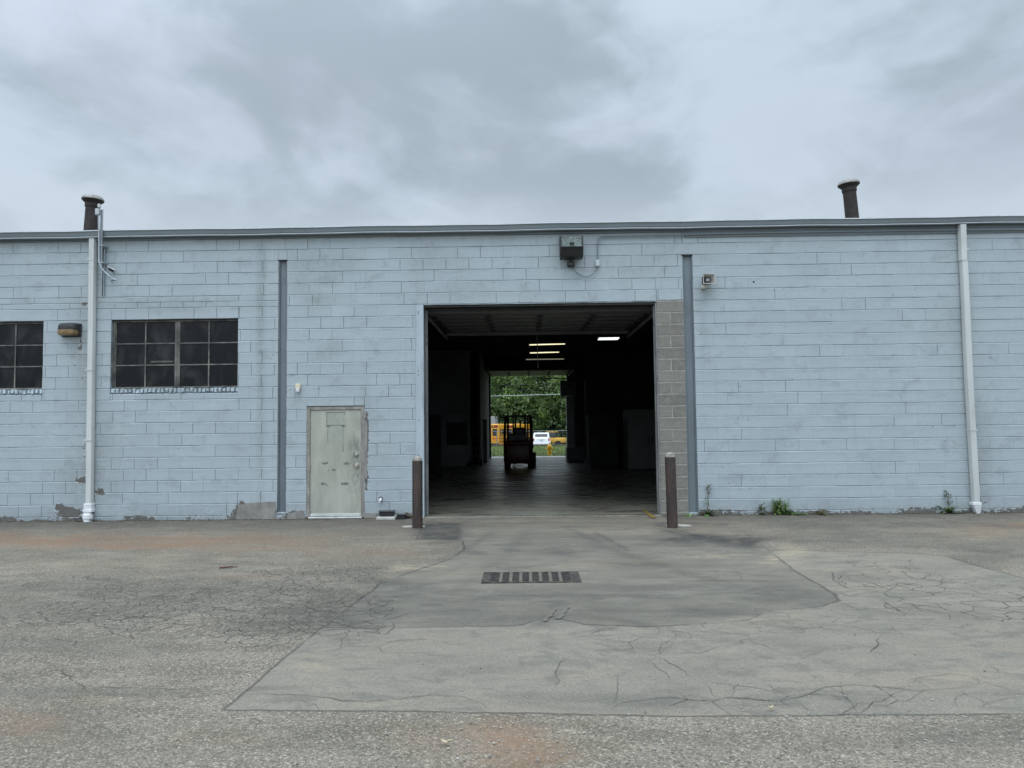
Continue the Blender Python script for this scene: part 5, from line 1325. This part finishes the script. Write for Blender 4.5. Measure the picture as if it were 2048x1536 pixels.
for sx in (-1, 1):
    tube(fb, [(sx*.52, .12, 1.05), (sx*.51, .22, 1.6), (sx*.48, .34, 2.06)], .05, 8)
    tube(fb, [(sx*.50, 1.62, .75), (sx*.49, 1.5, 1.5), (sx*.47, 1.35, 2.06)], .045, 8)
obj('guard_post', fb, 'black_metal', fk, True)
fb = nb(); bx(fb, -.53, -.46, .22, 1.5, 2.05, 2.11, .01); bx(fb, .46, .53, .22, 1.5, 2.05, 2.11, .01); bx(fb, -.53, .53, .2, .28, 2.03, 2.11, .01); bx(fb, -.53, .53, 1.44, 1.5, 2.05, 2.11, .01)
for k in range(9): yy = .34+k*.125; bx(fb, -.46, .46, yy, yy+.03, 2.06, 2.10)
obj('overhead_guard', fb, 'black_metal', fk)
fb = nb()
for sx in (-1, 1): bx(fb, sx*.2-.035, sx*.2+.035, 1.78, 1.9, .1, 2.15, .006); bx(fb, sx*.30-.03, sx*.30+.03, 1.9, 2.0, .12, 2.05, .006)
for zz_ in (.4, 1.1, 2.05): bx(fb, -.3, .3, 1.82, 1.88, zz_, zz_+.07)
cyl(fb, (0, 1.84, .2), (0, 1.84, 1.9), .035, seg=10); obj('mast', fb, 'black_metal', fk)
fb = nb(); bx(fb, -.5, .5, 2.02, 2.06, .25, .35); bx(fb, -.5, .5, 2.02, 2.06, .6, .68)
for sx in (-.3, .3): bx(fb, sx-.05, sx+.05, 2.06, 2.10, .08, .7); bx(fb, sx-.05, sx+.05, 2.1, 3.1, .08, .12)
obj('fork', fb, 'black_metal', fk)
for sx in (-.46, .46):
    fb = nb(); cyl(fb, (sx-.09, .42, .235), (sx+.09, .42, .235), .235, seg=24); w_ = obj('wheel', fb, 'rubber', fk, True)
    fb = nb(); sd_ = 1 if sx > 0 else -1; cyl(fb, (sx+sd_*.09, .42, .235), (sx+sd_*.098, .42, .235), .12, seg=18); obj('rim', fb, 'forklift_red', w_)
    fb = nb(); cyl(fb, (sx*1.12-.12, 1.55, .30), (sx*1.12+.12, 1.55, .30), .30, seg=24); w_ = obj('wheel', fb, 'rubber', fk, True)
    fb = nb(); cyl(fb, (sx*1.12+sd_*.12, 1.55, .30), (sx*1.12+sd_*.128, 1.55, .30), .16, seg=18); obj('rim', fb, 'forklift_red', w_)
    fb = nb(); bx(fb, sx-.05, sx+.05, .0, .03, 1.14, 1.22, .008); obj('tail_light', fb, 'red_lens', fk)
fb = nb(); tube(fb, [(0, 1.5, .8), (0, 1.32, 1.28)], .025, 8); tube(fb, [(.16*math.cos(a), 1.30+.07*math.sin(a), 1.30+.14*math.sin(a)) for a in np.linspace(0, 2*math.pi, 20)], .014, 6, False); obj('steering_wheel', fb, 'black_plastic', fk, True)
fb = nb(); bx(fb, -.22, .22, -.07, -.02, .10, .16, .01); bx(fb, -.3, .3, .1, .5, .25, .38); obj('tow_bar', fb, 'chrome', fk)
fX, fY = G(1036, 938, .01); fk.location = (fX, fY, .01); fk.rotation_euler = (0, 0, R(-3)); fk.scale = (.95, .95, .94)

# ------------------------------------------------------------------ outside beyond the far doorway
GYc = G(1050, 913)[1]
bm = nb(); bx(bm, -30, 30, YB+.001, GYc, -.05, .006); struct(obj('apron', bm, mat('bright_apron', (.66, .65, .60), .9, var=.1)))
bm = nb(); bx(bm, -60, 60, GYc, 46.6, -.05, .02); struct(obj('verge', bm, 'soil'))
bm = nb(); rs = random.Random(9); vs_, fs_ = [], []
for i in range(14000):
    X = rs.uniform(-6, 6); Y = GYc+.05+(46.4-GYc)*rs.random(); h = rs.uniform(.04, .12); a = rs.uniform(0, 6.28); w_ = .012
    o_ = len(vs_); vs_ += [(X-math.cos(a)*w_, Y-math.sin(a)*w_, .018), (X+math.cos(a)*w_, Y+math.sin(a)*w_, .018), (X+rs.uniform(-.05, .05), Y+rs.uniform(-.05, .05), .02+h)]; fs_.append((o_, o_+1, o_+2))
struct(pyobj('grass', vs_, fs_, 'grass'), 'stuff'); bm.free()
t = thing('retaining_kerb', 'low dark stone kerb wall at the back of the grass verge', 'wall')
bm = nb(); xk = -40
while xk < 40: bx(bm, xk, xk+1.78, 46.7, 47.02, -.9, .15+rs.uniform(-.015, .015), .015); xk += 1.8
obj('stone', bm, mat('kerb_stone', (.085, .075, .06), .95, var=.4, scale=3), t)
settle(t, (0, 46.8, 0))
# hydrant
t = thing('fire_hydrant', 'yellow fire hydrant standing on the grass verge beyond the far doorway', 'fire hydrant')
hX, hY = G(1099.5, 911); s_ = .66/.78
bm = nb(); lathe(bm, [(.17, 0), (.17, .03), (.12, .04), (.115, .45), (.15, .46), (.15, .49), (.12, .5)], (0, 0, 0), 20); obj('barrel', bm, 'hydrant', t, True)
bm = nb(); lathe(bm, [(.13, .5), (.15, .51), (.14, .56), (.10, .64), (.05, .69), (.035, .70), (.035, .76), (0, .765)], (0, 0, 0), 20); obj('bonnet', bm, 'hydrant', t, True)
for sx in (-1, 1):
    bm = nb(); cyl(bm, (sx*.1, 0, .40), (sx*.21, 0, .40), .05, seg=12); cyl(bm, (sx*.2, 0, .40), (sx*.235, 0, .40), .06, seg=12); obj('side_outlet', bm, 'hydrant', t, True)
bm = nb(); cyl(bm, (0, -.1, .36), (0, -.2, .36), .07, seg=14); cyl(bm, (0, -.19, .36), (0, -.23, .36), .082, seg=14); obj('front_outlet', bm, 'hydrant', t, True)
t.location = (hX, hY+.2, .02); t.scale = (s_, s_, s_)
bit('litter', 1081, 909, .12, 'white_pvc', 'crumpled white litter on the grass left of the hydrant', 'litter')
# overhead cables
for i, (p, q, Y, r, m, lab) in enumerate([((975, 771), (1135, 767), 34, .012, 'cord', 'thin dark overhead cable, topmost of the three beyond the far doorway'), ((975, 781), (1135, 779), 34, .013, 'cord', 'dark overhead cable, middle of the three beyond the far doorway'), ((975, 792.5), (1135, 788), 34, .016, 'gutter_lip', 'thick pale overhead cable, lowest of the three beyond the far doorway')]):
    a = W(*p, Y); b_ = W(*q, Y); sl_ = (b_[1]-a[1])/(b_[0]-a[0]); xm = (a[0]+b_[0])/2; zm = (a[1]+b_[1])/2
    bm = nb(); tube(bm, [(X, Y, zm+sl_*(X-xm)+.0009*(X-xm)**2) for X in np.linspace(-24, 24, 30)], r, 6); tag(obj('overhead_cable', bm, m, smooth=True), lab, 'cable', 'overhead cables across the street')
# chain link fence
t = thing('chain_link_fence', 'grey chain link fence behind the verge in front of the parked vehicles', 'fence')
FY = 47.6
bm = nb()
for i in range(-8, 9): cyl(bm, (i*2.9+.6, FY, -.72), (i*2.9+.6, FY, 1.25), .03, seg=8)
obj('post', bm, 'chain', t)
bm = nb(); cyl(bm, (-23, FY, 1.22), (24, FY, 1.22), .02, seg=8); obj('rail', bm, 'chain', t)
vs_, fs_ = [], []
for k in range(-30, 260):
    for s in (-1, 1):
        xa = -23+k*.18; za, zb_ = -.70, 1.2; L = (zb_-za); xb_ = xa+s*L
        o_ = len(vs_); w_ = .0022; vs_ += [(xa-w_, FY+s*.004, za), (xa+w_, FY+s*.004, za), (xb_+w_, FY+s*.004, zb_), (xb_-w_, FY+s*.004, zb_)]; fs_.append((o_, o_+1, o_+2, o_+3))
wm = pyobj('wire_mesh', vs_, fs_, 'chain', t)
settle(t, (0, FY, -.72))
# buses
def make_bus(label):
    b = thing('school_bus', label, 'bus', 'school buses parked beyond the street')
    bm = nb(); bx(bm, -1.2, 1.2, 0, 9.6, .55, 2.95, .22, 4); bx(bm, -1.15, 1.15, 9.4, 11.0, .55, 1.75, .2, 3); obj('body', bm, 'bus_yellow', b, True)
    bm = nb(); bx(bm, -.33, .33, -.02, .01, .8, 2.5, .02); d = obj('rear_door', bm, 'bus_yellow', b)
    bm = nb(); bx(bm, -.26, .26, -.035, -.021, 1.65, 2.4, .02); bx(bm, -.24, .24, -.035, -.021, .95, 1.45, .02); obj('door_window', bm, 'vglass', d)
    for sx in (-1, 1):
        bm = nb(); bx(bm, sx*.75-.27, sx*.75+.27, -.03, .01, 1.62, 2.38, .03); obj('rear_window', bm, 'vglass', b)
        bm = nb(); bx(bm, sx*.72-.36, sx*.72+.36, -.03, .01, 2.52, 2.80, .03); p_ = obj('light_panel', bm, 'black_metal', b)
        bm = nb(); cyl(bm, (sx*.88, -.045, 2.66), (sx*.88, -.031, 2.66), .10, seg=14); obj('red_light', bm, 'red_lens', p_)
        bm = nb(); cyl(bm, (sx*.58, -.045, 2.66), (sx*.58, -.031, 2.66), .10, seg=14); obj('amber_light', bm, 'amber_lens', p_)
        bm = nb(); cyl(bm, (sx*.95, -.03, 1.32), (sx*.95, .0, 1.32), .10, seg=14); cyl(bm, (sx*.62, -.03, 1.32), (sx*.62, .0, 1.32), .10, seg=14); obj('tail_light', bm, 'red_lens', b)
        bm = nb()
        for k in range(11): bx(bm, sx*1.205-.012, sx*1.205+.012, .5+k*.8, 1.14+k*.8, 1.75, 2.35, .01)
        obj('side_window', bm, 'vglass', b)
        bm = nb()
        for zz_ in (.95, 1.3, 1.62): bx(bm, sx*1.21-.012, sx*1.21+.012, .25, 9.3, zz_-.035, zz_+.035)
        obj('rub_rail', bm, 'black_metal', b)
        for yy in (2.6, 9.9):
            bm = nb(); cyl(bm, (sx*1.0-.14, yy, .48), (sx*1.0+.14, yy, .48), .48, seg=22); obj('wheel', bm, 'rubber', b, True)
    bm = nb(); bx(bm, -1.22, 1.22, -.16, .02, .52, .78, .02); obj('bumper', bm, 'black_metal', b)
    return b
BZ = -.73
b0 = make_bus('nearest yellow school bus, its rear cut by the left edge of the far doorway')
def placeat(o, px_, Y, rot, z=BZ):
    o.location = (WX(px_, 880, Y), Y, z); o.rotation_euler = (0, 0, R(rot))
placeat(b0, 977, 71, -14); b0.location.z = -1.02
b1 = copy_tree(b0, 'middle yellow school bus glimpsed through the forklift cage'); placeat(b1, 1007, 74, -14); b1.location.z = -1.05
b2_ = copy_tree(b0, 'rightmost yellow school bus glimpsed behind the forklift'); placeat(b2_, 1024, 77, -2); b2_.location.z = -1.0
# white truck box behind bus
t = thing('box_truck', 'white box truck rising behind the nearest school bus', 'truck')
bm = nb(); bx(bm, -1.25, 1.25, 0, 6, .9, 4.0, .05, 2); obj('cargo_box', bm, 'white_car', t)
bm = nb(); bx(bm, -1.15, 1.15, 6.1, 8.0, .6, 2.6, .2, 3); obj('cab', bm, 'white_car', t, True)
for sx in (-1, 1):
    for yy in (1.4, 7.1):
        bm = nb(); cyl(bm, (sx*1.0-.14, yy, .48), (sx*1.0+.14, yy, .48), .48, seg=20); obj('wheel', bm, 'rubber', t, True)
placeat(t, 962, 84, -8); t.location.z = -1.02
# white SUV
t = thing('white_minivan', 'white people carrier parked tail first right of the forklift beyond the street', 'car')
prof = [(-.0, .42), (-.02, .95), (.06, 1.12), (.32, 1.66), (.5, 1.74), (2.2, 1.76), (3.2, 1.62), (3.9, 1.12), (4.7, .95), (4.85, .75), (4.85, .38)]
bm = nb(); rings = []
for (xs_, shrink) in ((-.95, 1), (-.92, 0), (.92, 0), (.95, 1)):
    rings.append([bm.verts.new((xs_*(1-.13*max(0, (z_-1.0)/.75)), y_, z_ if not shrink else z_-.02)) for y_, z_ in prof])
for A, B in zip(rings, rings[1:]):
    for k in range(len(prof)): bm.faces.new((A[k], A[(k+1) % len(prof)], B[(k+1) % len(prof)], B[k]))
bm.faces.new(rings[0]); bm.faces.new(rings[-1][::-1]); obj('body', bm, 'white_car', t, True)
def slab(bm, q, n, off): 
    n = Vector(n).normalized(); A = [bm.verts.new(Vector(p)+n*off) for p in q]; B = [bm.verts.new(Vector(p)-n*.01) for p in q]
    bm.faces.new(A); bm.faces.new(B[::-1])
    for k in range(4): bm.faces.new((A[k], B[k], B[(k+1) % 4], A[(k+1) % 4]))
bm = nb(); slab(bm, [(-.72, .09, 1.16), (.72, .09, 1.16), (.66, .295, 1.60), (-.66, .295, 1.60)], (0, -.9, .4), .008); obj('rear_window', bm, 'vglass', t)
for sx in (-1, 1):
    bm = nb(); bx(bm, sx*.84-.07, sx*.84+.07, -.035, .06, .82, 1.14, .02); obj('tail_light', bm, 'red_lens', t)
    bm = nb(); slab(bm, [(sx*.925, .6, 1.12), (sx*.925, 3.5, 1.12), (sx*.845, 3.0, 1.55), (sx*.845, .6, 1.6)], (sx, 0, .2), .008); obj('side_window', bm, 'vglass', t)
    for yy in (.95, 3.9):
        bm = nb(); cyl(bm, (sx*.8-.11, yy, .33), (sx*.8+.11, yy, .33), .33, seg=22); w_ = obj('wheel', bm, 'rubber', t, True)
        bm = nb(); cyl(bm, (sx*.915, yy, .33), (sx*.92, yy, .33), .2, seg=16); obj('rim', bm, 'chrome', w_)
bm = nb(); bx(bm, -.9, .9, -.09, .04, .40, .66, .04, 2); obj('bumper', bm, 'white_car', t, True)
bm = nb(); bx(bm, -.16, .16, -.03, -.01, .80, .92); bx(bm, -.42, .42, -.04, -.02, .97, 1.03, .005); obj('number_plate', bm, 'box_grey', t)
placeat(t, 1082.5, 70, -3); t.location.z = -.86
# yellow loader
t = thing('wheel_loader', 'yellow wheel loader half hidden at the right edge of the far doorway', 'loader')
bm = nb(); bx(bm, -.7, .7, 0, 2.2, .7, 1.4, .12, 2); bx(bm, -.5, .5, 2.2, 3.4, .6, 1.1, .1, 2); obj('body', bm, 'loader', t, True)
bm = nb(); bx(bm, -.6, .6, 1.3, 2.5, 1.4, 2.15, .06, 2); obj('cab', bm, 'vglass', t, True)
bm = nb(); bx(bm, -.65, .65, 1.25, 2.55, 2.15, 2.25, .04); obj('cab_roof', bm, 'loader', t)
bm = nb()
for sx in (-.35, .35): tube(bm, [(sx, 2.9, 1.2), (sx, 3.9, 1.5), (sx, 4.6, .7)], .09, 6)
obj('lift_arm', bm, 'loader', t)
bm = nb(); prism(bm, [(4.4, .15), (5.2, .12), (5.25, .2), (4.6, .3), (4.6, 1.0), (4.4, .95)], -1.0, 1.0, 'x'); obj('bucket', bm, 'loader', t)
for sx in (-1, 1):
    for yy in (.6, 2.9):
        bm = nb(); cyl(bm, (sx*.75-.16, yy, .5), (sx*.75+.16, yy, .5), .5, seg=20); obj('wheel', bm, 'rubber', t, True)
t.scale = (.85, .85, .85); t.location = (WX(1129, 880, 75), 75, -.95); t.rotation_euler = (0, 0, R(62))
# small white bus-side vehicle at far right of forklift cage
# trees
def crown_mesh(seed, n=5200, rx=4.2, rz=4.6, leafs=.30):
    g = np.random.default_rng(seed); V = []; Fc = []
    nb_ = 46; C = g.normal(size=(nb_, 3)); C /= np.linalg.norm(C, axis=1)[:, None]; C *= (g.random(nb_)**.45)[:, None]
    C = C*np.array([rx, rx, rz]); rad = g.uniform(.7, 1.6, nb_)
    per = n//nb_
    P = np.concatenate([C[i]+(lambda d: d/np.linalg.norm(d, axis=1)[:, None]*(g.random((per, 1))**.4)*rad[i])(g.normal(size=(per, 3))) for i in range(nb_)])
    m = len(P); a = g.normal(size=(m, 3)); a /= np.linalg.norm(a, axis=1)[:, None]; b_ = np.cross(a, g.normal(size=(m, 3))); b_ /= np.linalg.norm(b_, axis=1)[:, None]
    s = g.uniform(.5, 1.1, (m, 1))*leafs
    q = np.stack([P+a*s, P+b_*s*.5, P-a*s, P-b_*s*.5], 1).reshape(-1, 3)
    return q.tolist(), [(4*i, 4*i+1, 4*i+2, 4*i+3) for i in range(m)]
def make_tree(seed, label, lm, h=12, rx=4.2):
    t = thing('tree', label, 'tree', 'trees behind the parked vehicles'); rs = random.Random(seed)
    bm = nb(); tube(bm, [(0, 0, -.1), (.1, .05, h*.3), (.0, .1, h*.6), (.1, 0, h*.85)], [.3, .22, .14, .05], 10)
    for k in range(9):
        a = rs.uniform(0, 6.28); z_ = h*rs.uniform(.2, .7); L = rs.uniform(1.5, 3.2)
        tube(bm, [(0, 0, z_), (math.cos(a)*L*.5, math.sin(a)*L*.5, z_+L*.35), (math.cos(a)*L, math.sin(a)*L, z_+L*.9)], [.1, .07, .02], 6)
    obj('trunk', bm, 'bark', t, True)
    Vc, Fc = crown_mesh(seed, rx=rx, rz=h*.46, n=int(5600)); Vc = [(a, b_, c+h*.54) for a, b_, c in Vc]
    pyobj('crown', Vc, Fc, lm, t); return t
kinds = [make_tree(21, 'x', 'leaf', 12, 4.2), make_tree(22, 'x', 'leaf2', 13, 3.6), make_tree(23, 'x', 'leaf3', 10, 4.4)]
LB = {0: 'mid green leafy tree', 1: 'pale green taller tree', 2: 'dark green dense tree'}
spots = [(-22, 98, 2, 1.0), (-16, 102, 0, 1.1), (-11.5, 96, 2, .95), (-8.2, 101, 0, 1.0), (-5.6, 97, 1, .80), (-2.9, 93, 0, .80), (-1.2, 99, 2, .98), (1.9, 95, 1, .78), (3.2, 92, 0, .72), (5.8, 96, 2, 1.0), (7.4, 91, 1, .78), (9.8, 95, 0, 1.05), (13, 100, 2, 1.1), (17, 96, 1, .95), (22, 99, 0, 1.05)]
order = ['far left of the row, out beyond the buses', 'second from the left of the row', 'third from the left of the row', 'left of the nearest school bus roof', 'standing behind the nearest school bus', 'standing right over the middle school bus', 'behind the forklift guard top',
         'just left of the white people carrier', 'directly above the white people carrier', 'right of the white people carrier', 'above the yellow loader', 'just right of the yellow loader', 'fourth from the right end of the row, beyond the loader', 'next to last at the right end of the row', 'last at the right end of the row']
used = set()
for (X, Y, k, s), od_ in zip(spots, order):
    lab = LB[k]+' '+od_
    if k not in used: tt = kinds[k]; tt['label'] = lab; used.add(k)
    else: tt = copy_tree(kinds[k], lab)
    tt.location = (X, Y, -.75); s *= 1.22; tt.scale = (s, s, s); tt.rotation_euler = (0, 0, X*1.7)
# understorey
bm = None
V_, F_ = [], []
g = np.random.default_rng(5); m = 30000
P = np.stack([g.uniform(-28, 28, m), g.uniform(87, 104, m), g.random(m)**1.1*7.2-.7], 1)
P[:, 2] *= 1+.25*np.sin(P[:, 0]*.7)*np.cos(P[:, 1]*.5)
a = g.normal(size=(m, 3)); a /= np.linalg.norm(a, axis=1)[:, None]; b_ = np.cross(a, g.normal(size=(m, 3))); b_ /= np.linalg.norm(b_, axis=1)[:, None]; s = g.uniform(.15, .34, (m, 1))
q = np.stack([P+a*s, P+b_*s*.5, P-a*s, P-b_*s*.5], 1).reshape(-1, 3)
struct(pyobj('undergrowth', q.tolist(), [(4*i, 4*i+1, 4*i+2, 4*i+3) for i in range(m)], 'leaf3'), 'stuff')
settle(bld, (0, 0, 0))
def split(o):
    me = o.data; n = len(me.vertices)
    if n > 60000: return
    par = list(range(n))
    def fd(i):
        while par[i] != i: par[i] = par[par[i]]; i = par[i]
        return i
    for e in me.edges:
        a, b_ = fd(e.vertices[0]), fd(e.vertices[1])
        if a != b_: par[a] = b_
    comp = {}
    for i in range(n): comp.setdefault(fd(i), []).append(i)
    K_ = list(comp); co = np.array([v.co for v in me.vertices])
    bb = [(co[comp[k]].min(0)-.002, co[comp[k]].max(0)+.002) for k in K_]; cp = list(range(len(K_)))
    def fc(i):
        while cp[i] != i: i = cp[i]
        return i
    for i in range(len(K_)):
        for j in range(i):
            if (bb[i][0] <= bb[j][1]).all() and (bb[j][0] <= bb[i][1]).all():
                a, b_ = fc(i), fc(j)
                if a != b_: cp[a] = b_
    cl = {}
    for i, k in enumerate(K_): cl.setdefault(fc(i), set()).update(comp[k])
    if len(cl) < 2: return
    allv = list(cl.values()); done = False; users = [q for q in bpy.data.objects if q.data is me and q is not o]
    meshes = []
    for vs in allv:
        b2 = bmesh.new(); b2.from_mesh(me); b2.verts.ensure_lookup_table()
        bmesh.ops.delete(b2, geom=[v for v in b2.verts if v.index not in vs], context='VERTS')
        m2 = bpy.data.meshes.new(me.name); b2.to_mesh(m2); b2.free(); meshes.append(m2)
        if not m2.materials: m2.materials.append(me.materials[0])
    for q in [o]+users:
        q.data = meshes[0]
        for m2 in meshes[1:]:
            c = q.copy(); c.data = m2; COL.objects.link(c); c.parent = q.parent
            c.matrix_parent_inverse = q.matrix_parent_inverse.copy()
SPLIT = {'cement_patch', 'bracket', 'notice_papers', 'hinge', 'tape_residue', 'bolt_holes', 'side_wall', 'ceiling_beam', 'roof_vent', 'pipe_strap', 'anchor_hole', 'post', 'side_window',
         'hanger', 'door_track', 'guard_post', 'lift_arm', 'lintel_shadow_strip', 'cross_bar', 'stone', 'rub_rail', 'tail_light', 'faded_sign_mark', 'louvre', 'rear_wall', 'skid', 'fork', 'grille'}
for o in list(bpy.data.objects):
    if o.type == 'MESH' and o.parent and o.name.split('.')[0] in SPLIT and len(o.data.vertices): split(o)
for o in bpy.data.objects:
    for a_, b_ in (('notice_papers', 'notice_paper'), ('bolt_holes', 'bolt_hole'), ('stone', 'kerb_stone') if o.parent and o.parent.name.startswith('retaining') else ('', '')):
        if a_ and o.name.split('.')[0] == a_: o.name = b_
